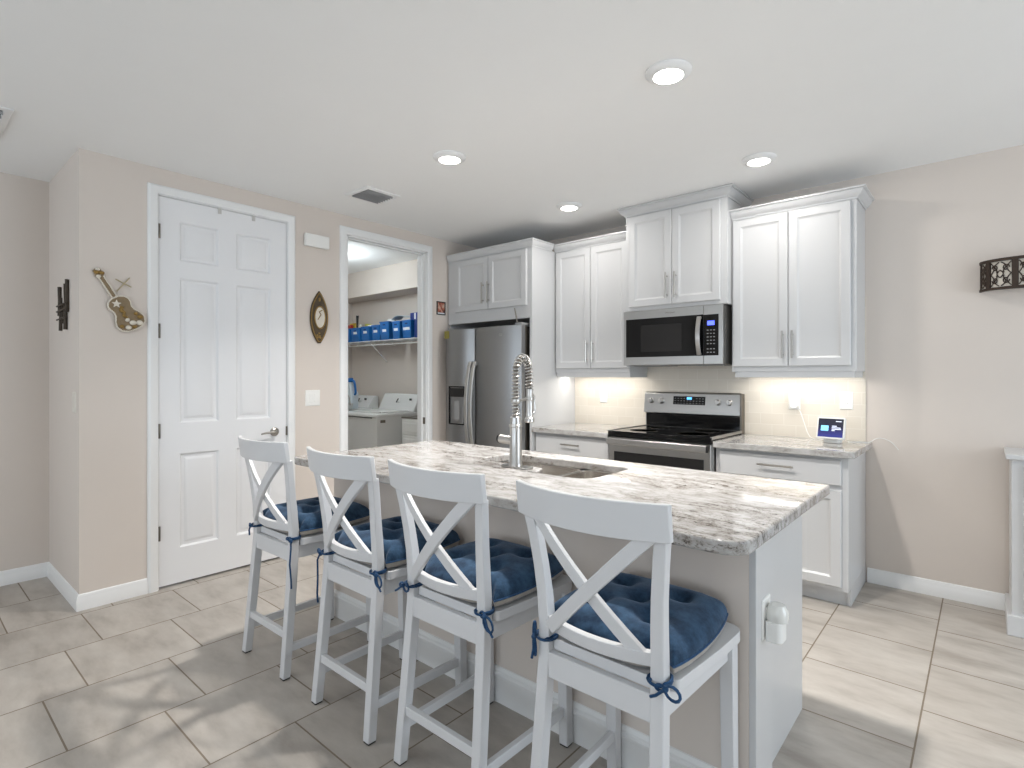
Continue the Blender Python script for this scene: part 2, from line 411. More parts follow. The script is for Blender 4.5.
# ------------------------------------------------------------------ ceiling things
def downlight(x, y, power, label, spread=2.1):
    t = thing('ceiling_light', label, 'ceiling light', (x, y, H), 'round downlights over the kitchen')
    MB().lathe([(.096, -.001), (.0955, -.006), (.090, -.012), (.068, -.022), (.062, -.022), (.062, -.014), (.0, -.014)], (x, y, H), seg=40).build('bezel', M['trim'], t)
    MB().lathe([(.0, -.0145), (.0615, -.0145), (.0615, -.020), (.05, -.0225), (0, -.0235)], (x, y, H), seg=40).build('lens', emit('lens_glow', (1, .97, .92), 9), t)
    area('downlight_beam', (x, y, H-.026), (0, 0, 0), .12, .12, power, WARM, 'DISK', spread)
for x, y, pw, l in ((2.846, -1.975, 19, 'largest round ceiling light, nearest to the camera'), (1.485, -1.97, 20, 'round ceiling light right of the ceiling air vent'),
                (2.846, -.755, 5., 'round ceiling light in front of the right upper cabinets'), (1.488, -.757, 4, 'small round ceiling light above the narrow upper cabinet'),
                (.9, -4.6, 4, 'round ceiling light outside the picture near the hall')):  # last entry is an out-of-view lamp added to fill the left side
    downlight(x, y, pw, l, PI if y > -1 else 2.1)
def vent(x0, x1, y0, y1, label, along='y'):
    t = thing('ceiling_vent', label, 'air vent', ((x0+x1)/2, (y0+y1)/2, H), None)
    f = MB(); f.sweep([(x0, y0), (x1, y0), (x1, y1), (x0, y1)], [(0, H-.001), (0, H-.006), (.006, H-.010), (.030, H-.010), (.034, H-.004), (.034, H-.001)], fx, side=-1, closed=True)
    f.build('frame', M['trim'], t)
    MB().box(x0+.03, y0+.03, H-.0025, x1-.03, y1-.03, H-.0005).build('duct_opening', M['dark'], t)
    a, b_ = (x0+.034, x1-.034); n = 7
    for i in range(n):
        x = a+(b_-a)*(i+.5)/n
        MB().bar((x, y0+.032, H-.009), (x, y1-.032, H-.009), .002, .019, up=(.25, 0, .97)).build('louver', M['gray'], t)
vent(.435, .705, -2.005, -1.725, 'square white ceiling vent near the laundry doorway')
vent(-.16, .318, -4.21, -3.73, 'ceiling vent cut by the left picture edge')

# ------------------------------------------------------------------ cabinet helpers
DP = [(0, -.004), (.004, 0), (.050, 0), (.054, -.003), (.062, -.009), (.070, -.011), (.073, -.011)]
def cdoor(parent, x0, x1, z0, z1, yf, hx=None, hz=(0, 0), name='door', horizontal=False, flat=False):
    prof = [(0, -.004), (.004, 0), (.012, 0)] if flat else DP
    d = MB().loops((x0, yf, z0), (1, 0, 0), (0, 0, 1), (0, -1, 0), x1-x0, z1-z0, prof, back=-.019).build(name, M['cab'], parent, ang=20)
    if hx is not None:
        h = MB()
        if horizontal:
            a, b_, z = hx[0], hx[1], hz[0]; h.tube([(a, yf-.030, z), (b_, yf-.030, z)], .006, 10)
            for x in (a+.02, b_-.02): h.tube([(x, yf+.001, z), (x, yf-.030, z)], .0045, 8)
        else:
            h.tube([(hx, yf-.030, hz[0]), (hx, yf-.030, hz[1])], .006, 10)
            for z in (hz[0]+.025, hz[1]-.025): h.tube([(hx, yf+.001, z), (hx, yf-.030, z)], .0045, 8)
        h.build('handle', M['nickel'], d, label='brushed metal bar handle')
    return d
CROWN = [(0, 0), (.006, 0), (.008, .010), (.020, .018), (.034, .036), (.038, .050), (.050, .054), (.050, .064), (0, .064)]
def crown(parent, path, z, name='crown_moulding', prof=CROWN):
    MB().sweep(path, [(o, z+h) for o, h in prof], fx).build(name, M['cab'], parent, ang=25)

# right upper cabinet
t = thing('upper_cabinet', 'white two-door wall cabinet right of the microwave', 'cabinet', (2.907, -.155, 1.35), 'white kitchen wall cabinets')
MB().box(2.537, -.001, 1.350, 3.272, -.310, 2.40).build('body', M['cab'], t, .0015)
cdoor(t, 2.549, 2.895, 1.385, 2.382, -.330, 2.868, (1.435, 1.612)); cdoor(t, 2.899, 3.245, 1.385, 2.382, -.330, 2.926, (1.435, 1.612))
crown(t, [(2.537, -.312), (3.273, -.312), (3.273, -.001)], 2.388)
MB().box(2.556, -.285, 1.312, 3.262, -.304, 1.351).box(3.243, -.02, 1.312, 3.262, -.285, 1.351).box(2.556, -.02, 1.312, 2.575, -.285, 1.351).build('light_rail', M['cab'], t, .0015)
# cabinet over the microwave
t = thing('upper_cabinet', 'tall-mounted white cabinet above the microwave, crown touching the ceiling', 'cabinet', (2.15, -.2, 1.815), 'white kitchen wall cabinets')
MB().box(1.765, -.001, 1.815, 2.535, -.395, 2.555).build('body', M['cab'], t, .0015)
cdoor(t, 1.800, 2.143, 1.842, 2.528, -.415, 2.112, (1.884, 2.070)); cdoor(t, 2.147, 2.491, 1.842, 2.528, -.415, 2.178, (1.884, 2.070))
crown(t, [(1.765, -.001), (1.765, -.397), (2.536, -.397), (2.536, -.001)], 2.538)
# left upper cabinet
t = thing('upper_cabinet', 'white two-door wall cabinet between fridge panel and microwave', 'cabinet', (1.4, -.155, 1.35), 'white kitchen wall cabinets')
MB().box(1.034, -.001, 1.350, 1.7505, -.310, 2.40).build('body', M['cab'], t, .0015)
cdoor(t, 1.048, 1.397, 1.385, 2.382, -.330, 1.370, (1.435, 1.612)); cdoor(t, 1.401, 1.742, 1.385, 2.382, -.330, 1.428, (1.435, 1.612))
crown(t, [(1.034, -.312), (1.763, -.312)], 2.388)
MB().box(1.040, -.285, 1.312, 1.752, -.304, 1.351).box(1.733, -.02, 1.312, 1.752, -.285, 1.351).build('light_rail', M['cab'], t, .0015)
# fridge cabinet with tall side panel
t = thing('fridge_cabinet', 'white cabinet over the fridge with tall side panel to the floor', 'cabinet', (.53, -.3, 0), 'white kitchen wall cabinets')
MB().box(.012, -.001, 1.806, 1.004, -.630, 2.40).build('body', M['cab'], t, .0015)
MB().box(1.004, -.001, 0, 1.031, -.632, 2.40).build('side_panel', M['cab'], t, .0015)
MB().box(.003, -.001, 0, .014, -.60, 1.806).build('filler_panel', M['cab'], t, .0015)
cdoor(t, .125, .542, 1.912, 2.380, -.650, .492, (1.965, 2.150)); cdoor(t, .546, .978, 1.912, 2.380, -.650, .560, (1.965, 2.150))
crown(t, [(.012, -.632), (1.032, -.632), (1.032, -.365)], 2.392, prof=[(o*.55, h) for o, h in CROWN])

# base cabinets
def base_cab(label, x0, x1, doors, drawers, foot_right, loc):
    t = thing('base_cabinet', label, 'cabinet', loc, 'white kitchen base cabinets')
    b = MB().box(x0, -.012, .10, x1, -.590, .861)
    b.box(x0, -.012, 0, x0+.018, -.518, .10).box(x1-.018, -.012, 0, x1, -.518, .10)
    b.build('body', M['cab'], t, .0012)
    MB().box(x0+.018, -.495, 0, x1-.018, -.512, .10).build('toe_kick', M['cab'], t)
    for (a, b_, z0, z1, hx) in drawers: cdoor(t, a, b_, z0, z1, -.610, hx, ((z0+z1)/2+.012, 0), 'drawer', True, True)
    for (a, b_, z0, z1, hx) in doors: cdoor(t, a, b_, z0, z1, -.610, hx, (z1-.23, z1-.05))
    return t
base_cab('white base cabinet left of the stove', 1.034, 1.752, [(1.048, 1.390, .125, .672, 1.362), (1.394, 1.738, .125, .672, 1.422)], [(1.048, 1.738, .700, .842, (1.32, 1.49))], False, (1.39, -.3, 0))
base_cab('white base cabinet right of the stove, below the smart display', 2.532, 3.276, [(2.560, 2.900, .125, .672, 2.872), (2.904, 3.243, .125, .672, 2.932)], [(2.560, 3.243, .700, .842, (2.80, 3.00))], True, (2.9, -.3, 0))

def slab(name, outer, z0, z1, label, cat, hole=None, bev=.004, group=None):
    bm = bmesh.new(); es = []
    for poly in [outer]+([hole] if hole else []):
        vs_ = [bm.verts.new((x, y, z1)) for x, y in poly]
        es += [bm.edges.new((vs_[i], vs_[(i+1) % len(vs_)])) for i in range(len(vs_))]
    bmesh.ops.triangle_fill(bm, edges=es, use_beauty=True, normal=(0, 0, 1))
    r = bmesh.ops.extrude_face_region(bm, geom=bm.faces[:])
    bmesh.ops.translate(bm, verts=[v for v in r['geom'] if isinstance(v, bmesh.types.BMVert)], vec=(0, 0, z0-z1))
    bmesh.ops.recalc_face_normals(bm, faces=bm.faces)
    bmesh.ops.dissolve_limit(bm, angle_limit=.01, verts=bm.verts[:], edges=bm.edges[:])
    me = bpy.data.meshes.new(name); bm.to_mesh(me); bm.free()
    me.shade_smooth(); me.set_sharp_from_angle(angle=math.radians(35)); me.materials.append(M['granite'])
    o = bpy.data.objects.new(name, me); COL.objects.link(o)
    m = o.modifiers.new('bevel', 'BEVEL'); m.width = bev; m.segments = 3; m.limit_method = 'ANGLE'; m.angle_limit = math.radians(50)
    return tag(o, label, cat, group)
def rpoly(pts):
    """rounded polygon: (x, y, r)"""
    out = []; n = len(pts)
    for i, (x, y, r) in enumerate(pts):
        p = Vector((x, y))
        if r <= 0: out.append((x, y)); continue
        a = (Vector(pts[i-1][:2])-p).normalized(); b_ = (Vector(pts[(i+1) % n][:2])-p).normalized()
        ang = a.angle(b_); d = r/math.tan(ang/2); c_ = p+(a+b_).normalized()*(r/math.sin(ang/2))
        s_, e_ = p+a*d, p+b_*d; a0 = math.atan2(*(s_-c_).yx); a1 = math.atan2(*(e_-c_).yx)
        da = (a1-a0+PI) % (2*PI)-PI
        for k in range(9):
            q = a0+da*k/8; out.append((c_.x+r*math.cos(q), c_.y+r*math.sin(q)))
    return out
slab('countertop', [(1.034, -.010), (1.034, -.645), (1.755, -.645), (1.755, -.010)], .862, .900, 'granite counter between the fridge panel and the stove', 'countertop')
slab('countertop', rpoly([(2.530, -.010, 0), (2.530, -.645, 0), (3.312, -.645, .03), (3.312, -.010, 0)]), .862, .900, 'granite counter right of the stove carrying the smart display', 'countertop')

# ------------------------------------------------------------------ island
IX0, IX1, IY0, IY1 = 1.118, 3.405, -2.750, -1.752
HOLE = rpoly([(1.905, -1.895, .05), (2.638, -1.895, .06), (2.638, -2.280, .09), (2.37, -2.280, .04), (2.33, -2.165, .03), (1.905, -2.165, .06)])
slab('island_countertop', rpoly([(IX0, IY0, .05), (IX1, IY0, .07), (IX1, IY1, .012), (IX0, IY1, .012)]), .862, .900, 'large streaked granite top of the kitchen island with sink cutout', 'countertop', HOLE, .007)
t = thing('kitchen_island', 'kitchen island base with greige seating side and white end panel', 'kitchen island', (2.25, -2.1, 0))
MB().box(1.125, -2.505, 0, 3.34, -2.345, .861).build('knee_wall', M['wall'], t, .002, label='greige painted front wall')
ib = MB().box(1.14, -1.80, .10, 3.302, -1.82, .861).box(1.14, -1.82, .0, 1.16, -2.345, .861).box(3.290, -1.76, 0, 3.309, -2.345, .861).box(1.16, -1.85, 0, 3.29, -1.87, .10)
ib.build('cabinet_body', M['cab'], t, .0015)
MB().box(3.340, -2.505, 0, 3.360, -2.345, .861).build('end_stile', M['cab'], t, .002)
IB = [(0, 0), (.012, 0), (.012, .100), (.016, .104), (.016, .114), (.011, .120), (.011, .128), (.005, .140), (0, .142)]
MB().sweep([(1.125, -2.345), (1.125, -2.505), (3.360, -2.505)], IB, fx).build('baseboard', M['trim'], t, ang=25)
for i, (a, b_) in enumerate(((1.18, 1.70), (1.705, 2.20), (2.205, 2.70), (2.705, 3.27))):
    MB().loops((b_, -1.78, .13), (-1, 0, 0), (0, 0, 1), (0, 1, 0), b_-a, .70, DP, back=-.019).build('door', M['cab'], t, ang=20)

# sink
t = thing('kitchen_sink', 'double bowl stainless sink set under the island granite', 'sink', (2.25, -2.1, .66))
def bowl(x0, x1, y0, y1, depth, name):
    rim, bot = .861, .861-depth; rings = []
    for (ins, z, r) in ((-.012, rim-.0005, .055), (-.012, rim-.002, .055), (.0, rim-.002, .05), (.006, bot+.05, .055), (.014, bot+.015, .06), (.04, bot, .05)):
        rings.append([(x, y, z) for x, y in rpoly([(x0+ins, y0+ins, r), (x1-ins, y0+ins, r), (x1-ins, y1-ins, r), (x0+ins, y1-ins, r)])])
    mb = MB().loft(rings, cap=False); n = len(rings[0]); mb.f.append(tuple(range(len(mb.v)-n, len(mb.v))))
    mb.build(name, M['sink'], t, ang=60)
    cx, cy = (x0+x1)/2, (y0+y1)/2
    MB().lathe([(.0, .004), (.03, .004), (.042, .001), (.042, -.002)], (cx, cy, bot), seg=20).build('drain', M['hinge'], t)
bowl(1.915, 2.363, -2.160, -1.900, .20, 'large_bowl'); bowl(2.387, 2.630, -2.270, -1.900, .18, 'small_bowl')

# faucet
FX, FY = 2.222, -2.236
t = thing('kitchen_faucet', 'tall chrome spring pull-down faucet on the island', 'faucet', (FX, FY, .9))
MB().prism(rpoly([(FX-.075, FY-.032, .015), (FX+.085, FY-.032, .015), (FX+.085, FY+.032, .015), (FX-.075, FY+.032, .015)]), .900, .908).build('base_plate', M['chrome'], t, .002)
MB().lathe([(.033, .908), (.033, .918), (.029, .924), (.028, 1.085), (.031, 1.088), (.031, 1.096), (.027, 1.10), (.024, 1.13), (.019, 1.135)], (FX, FY, 0), seg=28).build('body', M['chrome'], t)
lv = MB().tube([(FX-.02, FY, 1.022), (FX-.092, FY-.004, 1.026)], [.020, .021], 16)
lvo = lv.build('lever', M['chrome'], t)
MB().tube([(FX-.091, FY-.004, 1.026), (FX-.100, FY-.0045, 1.0265)], [.0225, .021], 16).build('lever_cap', M['dark'], lvo, label='black end ring of the lever')
arc = [(FX, FY, 1.10+.215*i/10) for i in range(11)]
R_ = .050
for i in range(1, 25):
    a = PI*i/24; arc.append((FX, FY+R_-R_*math.cos(a), 1.315+.092*math.sin(a)))
arc += [(FX, FY+2*R_, 1.315-.06*i/4) for i in range(1, 5)]
MB().tube(arc, .0105, 10).build('hose', M['hinge'], t)
def resample(p, n):
    p = [Vector(q) for q in p]; L = [0]
    for a, b_ in zip(p, p[1:]): L.append(L[-1]+(b_-a).length)
    out = []; j = 0
    for i in range(n):
        s_ = L[-1]*i/(n-1)
        while j < len(L)-2 and L[j+1] < s_: j += 1
        out.append(p[j].lerp(p[j+1], (s_-L[j])/max(1e-9, L[j+1]-L[j])))
    return out
turns = 32; hp = resample(arc, turns*12+1); hel = []
for i, p in enumerate(hp):
    q = hp[min(i+1, len(hp)-1)]-hp[max(i-1, 0)]; q.normalize(); ux = Vector((1, 0, 0)); v = q.cross(ux); a = 2*PI*i/12
    hel.append(p+(ux*math.cos(a)+v*math.sin(a))*.0165)
MB().tube(hel, .0032, 6).build('spring', M['chrome'], t)
hx_, hy_ = FX, FY+2*R_
MB().lathe([(.010, 1.262), (.015, 1.258), (.0155, 1.20), (.017, 1.19), (.018, 1.125), (.024, 1.118), (.025, 1.104), (.020, 1.100), (0, 1.100)], (hx_, hy_, 0), seg=22).build('spray_head', M['chrome'], t)
MB().tube([(hx_+.004, hy_+.016, 1.235), (hx_+.006, hy_+.030, 1.225), (hx_+.006, hy_+.032, 1.15), (hx_+.004, hy_+.016, 1.135)], .0045, 8).build('spray_trigger', M['chrome'], t)
MB().tube([(FX, FY+.012, 1.205), (FX, hy_-.012, 1.212)], .006, 10).lathe([(.020, 1.203), (.021, 1.205), (.021, 1.219), (.020, 1.221)], (hx_, hy_, 0), seg=20).lathe([(.022, 1.197), (.023, 1.199), (.023, 1.213), (.022, 1.215)], (FX, FY, 0), seg=20).build('support_arm', M['chrome'], t)

# ------------------------------------------------------------------ stove, microwave, fridge
t = thing('stove', 'stainless electric stove with black glass cooktop', 'stove', (2.14, -.33, 0))
SX0, SX1 = 1.760, 2.524
MB().box(SX0, -.03, .02, SX1, -.620, .895).build('body', M['steel'], t, .002)
ct = MB().box(SX0-.001, -.075, .895, SX1+.001, -.652, .922).build('cooktop', M['black'], t, .003)
for x, y, r in ((1.95, -.22, .08), (1.96, -.48, .10), (2.33, -.22, .09), (2.33, -.48, .11)):
    MB().lathe([(r-.0025, 0), (r-.0025, .0005), (r, .0005), (r, 0), (r-.0025, 0)], (x, y, .922), seg=36).build('burner_ring', M['hinge'], ct)
MB().box(SX1-.010, -.07, .908, SX1+.003, -.648, .926).build('side_trim', M['steel'], t, .001); MB().box(SX0-.003, -.07, .908, SX0+.008, -.648, .926).build('side_trim', M['steel'], t, .001)
MB().box(SX0, -.620, .880, SX1, -.652, .896).build('front_band', M['black'], t, .002, label='black glass front edge')
od = MB().loops((SX0+.004, -.648, .20), (1, 0, 0), (0, 0, 1), (0, -1, 0), SX1-SX0-.008, .676, [(0, -.004), (.004, 0), (.05, 0)], back=-.03).build('oven_door', M['steel'], t, ang=25)
MB().box(SX0+.05, -.6482, .40, SX1-.05, -.6505, .775).build('window', M['window'], od, .001, label='dark oven window')
hnd = MB().prism([(-.688, .826), (-.694, .832), (-.694, .868), (-.688, .874), (-.680, .874), (-.676, .866), (-.676, .834), (-.680, .826)], SX0+.012, SX1-.022, lambda y, z, x: (x, y, z))
for x in (SX0+.06, SX1-.07): hnd.box(x-.012, -.646, .838, x+.012, -.678, .862)
hnd.build('handle', M['chrome'], od, .001)
MB().box(SX1-.022, -.676, .828, SX1-.012, -.692, .872).build('handle_cap', M['dark'], od, .001, label='dark end cap of the handle')
MB().loops((SX0+.004, -.645, .035), (1, 0, 0), (0, 0, 1), (0, -1, 0), SX1-SX0-.008, .155, [(0, -.004), (.004, 0), (.03, 0)], back=-.025).build('warming_drawer', M['steel'], t, ang=25)
g = MB().prism([(-.012, .915), (-.012, 1.193), (-.045, 1.196), (-.062, 1.185), (-.080, 1.040), (-.080, 1.030), (-.050, 1.024), (-.050, .915)], SX0-.006, SX1-.012, lambda y, z, x: (x, y, z)).build('backguard', M['steel'], t, .002)
MB().box(SX1-.012, -.012, .905, SX1+.002, -.078, 1.190).build('backguard_end', M['hinge'], t, .002, label='dark end cap of the backguard')
MB().box(SX0+.004, -.0505, .922, SX1-.014, -.056, 1.022).build('splash_glass', M['black'], t, .001, label='black glass below the control panel')
# control panel sits on the sloped face: y at height z
gy = lambda z: -.080+(z-1.040)*(.018/.145)
def gquad(x0, x1, z0, z1, d, name, mat, parent, label=None):
    return MB().loft([[(x0, gy(z0)-d, z0), (x1, gy(z0)-d, z0), (x1, gy(z1)-d, z1), (x0, gy(z1)-d, z1)], [(x0, gy(z0)+.004, z0), (x1, gy(z0)+.004, z0), (x1, gy(z1)+.004, z1), (x0, gy(z1)+.004, z1)]]).build(name, mat, parent, label=label)
cp = gquad(2.002, 2.256, 1.100, 1.164, .0015, 'control_panel', M['black'], g)
gquad(2.112, 2.150, 1.140, 1.158, .0022, 'clock_display', emit('blue_digits', (.10, .42, 1), 1.6), cp, 'small blue lit clock display')
bt = MB()
for i in range(10):
    for j in range(3):
        x = 2.018+i*.0245; z = 1.110+j*.019
        if 3 < i < 7 and j == 2: continue
        bt.box(x-.005, gy(z)-.0022, z-.0018, x+.005, gy(z)-.0005, z+.0018)
bt.build('key_markings', M['gray'], cp)
for x in (1.815, 1.902, 2.352, 2.436):
    k = MB().lathe([(.024, .0), (.024, -.006), (.020, -.008), (.0185, -.028), (.015, -.031), (0, -.031)], (x, gy(1.125), 1.125), 'y', 24)
    k.box(x-.005, gy(1.125)-.030, 1.106, x+.005, gy(1.125)-.038, 1.144); k.build('knob', M['chrome'], t, .0008)

t = thing('microwave', 'stainless over-the-range microwave with black glass door', 'microwave', (2.13, -.2, 1.4))
MX0, MX1, MZ0, MZ1, MY = 1.753, 2.512, 1.403, 1.812, -.410
MB().box(MX0+.004, -.012, MZ0, MX1+.006, -.385, MZ1).build('body', M['case'], t, .002, label='grey steel case')
dr = MB().box(MX0, -.385, MZ0, 2.377, MY, MZ1).build('door', M['steel'], t, .002)
MB().box(2.3785, -.385, MZ0, MX1, MY, MZ1).build('panel_frame', M['steel'], t, .002)
gl = MB().box(1.776, MY, 1.463, 2.3775, MY-.003, 1.750).build('glass', M['black'], dr, .001)
MB().box(1.90, MY-.0032, 1.50, 2.22, MY-.0036, 1.70).build('viewing_window', M['window'], dr, label='grey mesh window in the black glass')
kp = MB().box(2.3785, MY, 1.463, 2.482, MY-.003, 1.746).build('keypad', M['black'], t, .001)
MB().box(2.405, MY-.0032, 1.672, 2.455, MY-.0040, 1.702).build('clock_display', emit('blue_display', (.08, .12, 1), 1.8), kp, label='blue lit display')
bt = MB()
for i in range(3):
    for j in range(7):
        x = 2.408+i*.022; z = 1.485+j*.0235+(.012 if j > 1 else 0)
        bt.box(x-.006, MY-.0031, z-.003, x+.006, MY-.0037, z+.003)
bt.build('key_markings', M['gray'], kp)
hb = []
for i in range(13):
    s_ = i/12; z = 1.466+.27*s_; hb.append((2.353, MY-.018-.030*math.sin(PI*s_), z))
hm = MB(); rings = []
for (x, y, z) in hb: rings.append([(x-.015, y-.006, z), (x+.015, y-.006, z), (x+.015, y+.006, z), (x-.015, y+.006, z)])
hm.loft(rings); hm.box(2.341, MY, 1.468, 2.365, MY-.020, 1.482).box(2.341, MY, 1.720, 2.365, MY-.020, 1.734)
hm.build('handle', M['chrome'], dr, .003)
MB().box(MX0+.03, -.30, MZ0-.006, MX0+.28, -.06, MZ0).box(MX1-.28, -.30, MZ0-.006, MX1-.03, -.06, MZ0).build('grease_filter', M['gray'], t)
def text(s, size, loc, rot, mat, parent, name):
    cu = bpy.data.curves.new(name, 'FONT'); cu.body = s; cu.size = size; cu.align_x = 'CENTER'; cu.align_y = 'CENTER'; cu.extrude = .0003
    o = bpy.data.objects.new(name, cu); COL.objects.link(o)
    bpy.context.view_layer.update()
    dg = bpy.context.evaluated_depsgraph_get(); me = bpy.data.meshes.new_from_object(o.evaluated_get(dg)); bpy.data.objects.remove(o)
    me.materials.clear(); me.materials.append(mat); me.transform(Matrix.Translation(Vector(loc)-org(parent)) @ rot.to_matrix().to_4x4())
    q = bpy.data.objects.new(name, me); COL.objects.link(q); q.parent = parent; return q
from mathutils import Euler
text('Whirlpool', .017, (2.13, MY-.0006, 1.781), Euler((PI/2, 0, 0)), M['hinge'], dr, 'lettering')

t = thing('refrigerator', 'stainless side-by-side refrigerator with long curved handles', 'refrigerator', (.53, -.4, 0))
FX0, FX1, FYF = .070, .985, -.765
MB().box(FX0+.004, -.05, .02, FX1-.004, -.655, 1.735).build('body', M['hinge'], t, .003, label='dark grey case')
def fdoor(x0, x1):
    c_ = (x0+x1)/2; n = 14; poly = [(x1, -.665), (x0, -.665)]
    for i in range(n+1):
        s_ = i/n; x = x0+(x1-x0)*s_; u = 2*s_-1
        poly.append((x, -.715-.050*(1-abs(u)**2.6)))
    return MB().prism(poly, .045, 1.742).build('door', M['fridge'], t, .004, ang=50)
SPL = .452
d1 = fdoor(FX0, SPL-.003); d2 = fdoor(SPL+.003, FX1)
MB().box(FX0+.01, -.60, 0, FX1-.01, -.66, .045).build('base_grille', M['dark'], t)
for dd, x, sg in ((d1, SPL-.020, -1), (d2, SPL+.034, 1)):
    rings = []
    for i in range(17):
        s_ = i/16; z = .62+.83*s_; y = -.750-.062*math.sin(PI*s_)**.7
        rings.append([(x-.018, y-.010, z), (x+.018, y-.010, z), (x+.018, y+.008, z), (x-.018, y+.008, z)])
    hm = MB().loft(rings)
    hm.box(x-.013, -.70, .622, x+.013, -.754, .655).box(x-.013, -.70, 1.415, x+.013, -.754, 1.448)
    hm.build('handle', M['satin'], dd, .004)
dp = MB().loops((.165, -.7665, .885), (1, 0, 0), (0, 0, 1), (0, -1, 0), .205, .345, [(0, 0), (.010, 0), (.014, -.018)], back=-.03).build('water_dispenser', M['black'], d1, ang=25, label='black water dispenser recess')
MB().box(.182, -.770, 1.135, .353, -.754, 1.215).build('control_panel', M['dark'], dp, .001)
MB().box(.235, -.752, .93, .30, -.765, 1.10).build('paddle', M['gray'], dp, .002)
MB().box(.100, -.7275, 1.665, .160, -.7600, 1.732).build('energy_label', plain('yellow_paper', srgb(150, 138, 66), .7), d1, label='yellow energy sticker')
MB().box(.90, -.70, 1.742, .975, -.60, 1.765).box(.08, -.70, 1.742, .155, -.60, 1.765).build('hinge_cover', M['gray'], t, .003)
text('GE', .030, (.80, -.7665, 1.665), Euler((PI/2, 0, 0)), M['chrome'], d2, 'badge')
o = MB().tube([(.928, -.700, 1.768), (.926, -.703, 1.78), (.912, -.715, 1.885)], [.006, .006, .006], 8).build('metal_rod', M['hinge']); tag(o, 'thin dark metal rod standing on top of the fridge', 'rod')

# ------------------------------------------------------------------ bar stools (local coordinates, seat faces +y)
def make_stool():
    t = thing('bar_stool', '', 'bar stool', (0, 0, 0), 'white bar stools along the island')
    sm = M['stool']
    RL = [(0, -.237, .034), (.28, -.212, .036), (.55, -.190, .036), (.63, -.189, .034), (.72, -.196, .032), (.80, -.206, .030), (.88, -.217, .029), (.952, -.230, .028)]
    for s in (-1, 1):
        rings = []
        for z, y, d in [(.006,)+RL[0][1:]]+RL[1:]:
            xo = .168+(.55-z)*.028 if z < .55 else .168+.26*max(0, z-.63)**2
            wx = .036-.003*min(1, max(0, (z-.55)/.3)); x = s*xo; rings.append([(x-wx/2, y-d/2, z), (x+wx/2, y-d/2, z), (x+wx/2, y+d/2, z), (x-wx/2, y+d/2, z)])
        lg = MB().loft(rings).build('leg', sm, t, .003, local=True, ang=30)
        MB().box(s*.1834-.015, -.252, .0002, s*.1834+.015, -.222, .0065).build('glide', M['dark'], lg, local=True, label='dark foot glide')
        m = MB().bar((s*.192, .208, .006), (s*.190, .196, .568), .036, .036, up=(0, 1, 0), w2=(.040, .042)); lg = m.build('leg', sm, t, .003, local=True)
        MB().box(s*.192-.015, .193, .0002, s*.192+.015, .223, .0065).build('glide', M['dark'], lg, local=True, label='dark foot glide')
        MB().bar((s*.181, -.212, .126), (s*.189, .196, .126), .020, .032).build('stretcher', sm, t, .002, local=True)
    MB().box(-.165, -.232, .166, .165, -.212, .198).build('stretcher', sm, t, .002, local=True)
    ap = MB().box(-.152, -.207, .497, .152, -.186, .566)
    ap.build('apron', sm, t, .002, local=True)
    for s in (-1, 1): MB().bar((s*.172, -.175, .538), (s*.186, .185, .538), .020, .058).build('apron', sm, t, .002, local=True)
    MB().box(-.172, .182, .505, .172, .202, .567).build('apron', sm, t, .002, local=True)
    # seat
    out = rpoly([(-.148, -.188, .004), (.148, -.188, .004), (.148, -.166, .002), (.203, -.166, .012), (.222, .06, .25), (.226, .225, .045), (0, .240, 0), (-.226, .225, .045), (-.222, .06, .25), (-.203, -.166, .012), (-.148, -.166, .002)])
    MB().prism(out, .568, .598).build('seat', sm, t, .007, local=True, ang=50, seg=3)
    # curved rails: y as function of x at height z
    base = lambda z: -.190-(z-.63)*(.047/.36) if z > .63 else -.188
    bulge = lambda x, hw, b: -b*(1-(x/hw)**2)
    def rail(z0, z1, hw, b, th, off, name, nx=14):
        rings = []
        for i in range(nx+1):
            x = -hw+2*hw*i/nx; bb = bulge(x, hw, b)
            y0, y1 = base(z0)+off+bb, base(z1)+off+bb
            rings.append([(x, y0-th/2, z0), (x, y1-th/2, z1), (x, y1+th/2, z1), (x, y0+th/2, z0)])
        MB().loft(rings).build(name, sm, t, .0025, local=True, ang=30)
    rail(.945, 1.034, .2225, .056, .019, -.010, 'top_rail')
    rail(.628, .664, .152, .030, .022, -.002, 'lower_rail')
    for s, off in ((1, -.010), (-1, .008)):                      # crossed slats
        rings = []; n = 16; wz = .034
        for i in range(n+1):
            q = i/n; x = s*(-.134+.312*q); z = .644+.314*q
            tx, tz = s*.312, .314; L = math.hypot(tx, tz); nx_, nz_ = -tz/L*wz/2, tx/L*wz/2
            ring = []
            for e in (-1, 1):
                xx, zz = x+e*nx_, z+e*nz_
                yb = base(zz)+bulge(max(-.20, min(.20, xx)), .20, .046-.012*(1-min(1, max(0, (zz-.65)/.3))))+off
                ring.append((xx, yb, zz))
            (xa, ya, za), (xb, yb, zb) = ring; th = .016
            rings.append([(xa, ya-th/2, za), (xb, yb-th/2, zb), (xb, yb+th/2, zb), (xa, ya+th/2, za)])
        MB().loft(rings).build('cross_slat', sm, t, .002, local=True, ang=30)
    return t
STOOLS = [(1.362, 'white bar stool farthest from the camera, in front of the white door'),
          (1.998, 'second white bar stool counting from the door, dangling long cushion tie'),
          (2.530, 'third white bar stool from the door, in front of the sink faucet'),
          (3.108, 'nearest white bar stool at the outlet end of the island')]
SY = -2.752
proto = make_stool()
for i, (x, lab) in enumerate(STOOLS):
    o = proto if i == 0 else copy_tree(proto)
    o.location = (x, SY-(.010, .008, 0, 0)[i], 0); o['label'] = lab; o['group'] = 'white bar stools along the island'
    o.rotation_euler = (0, 0, (.012, -.006, 0, -.006)[i])

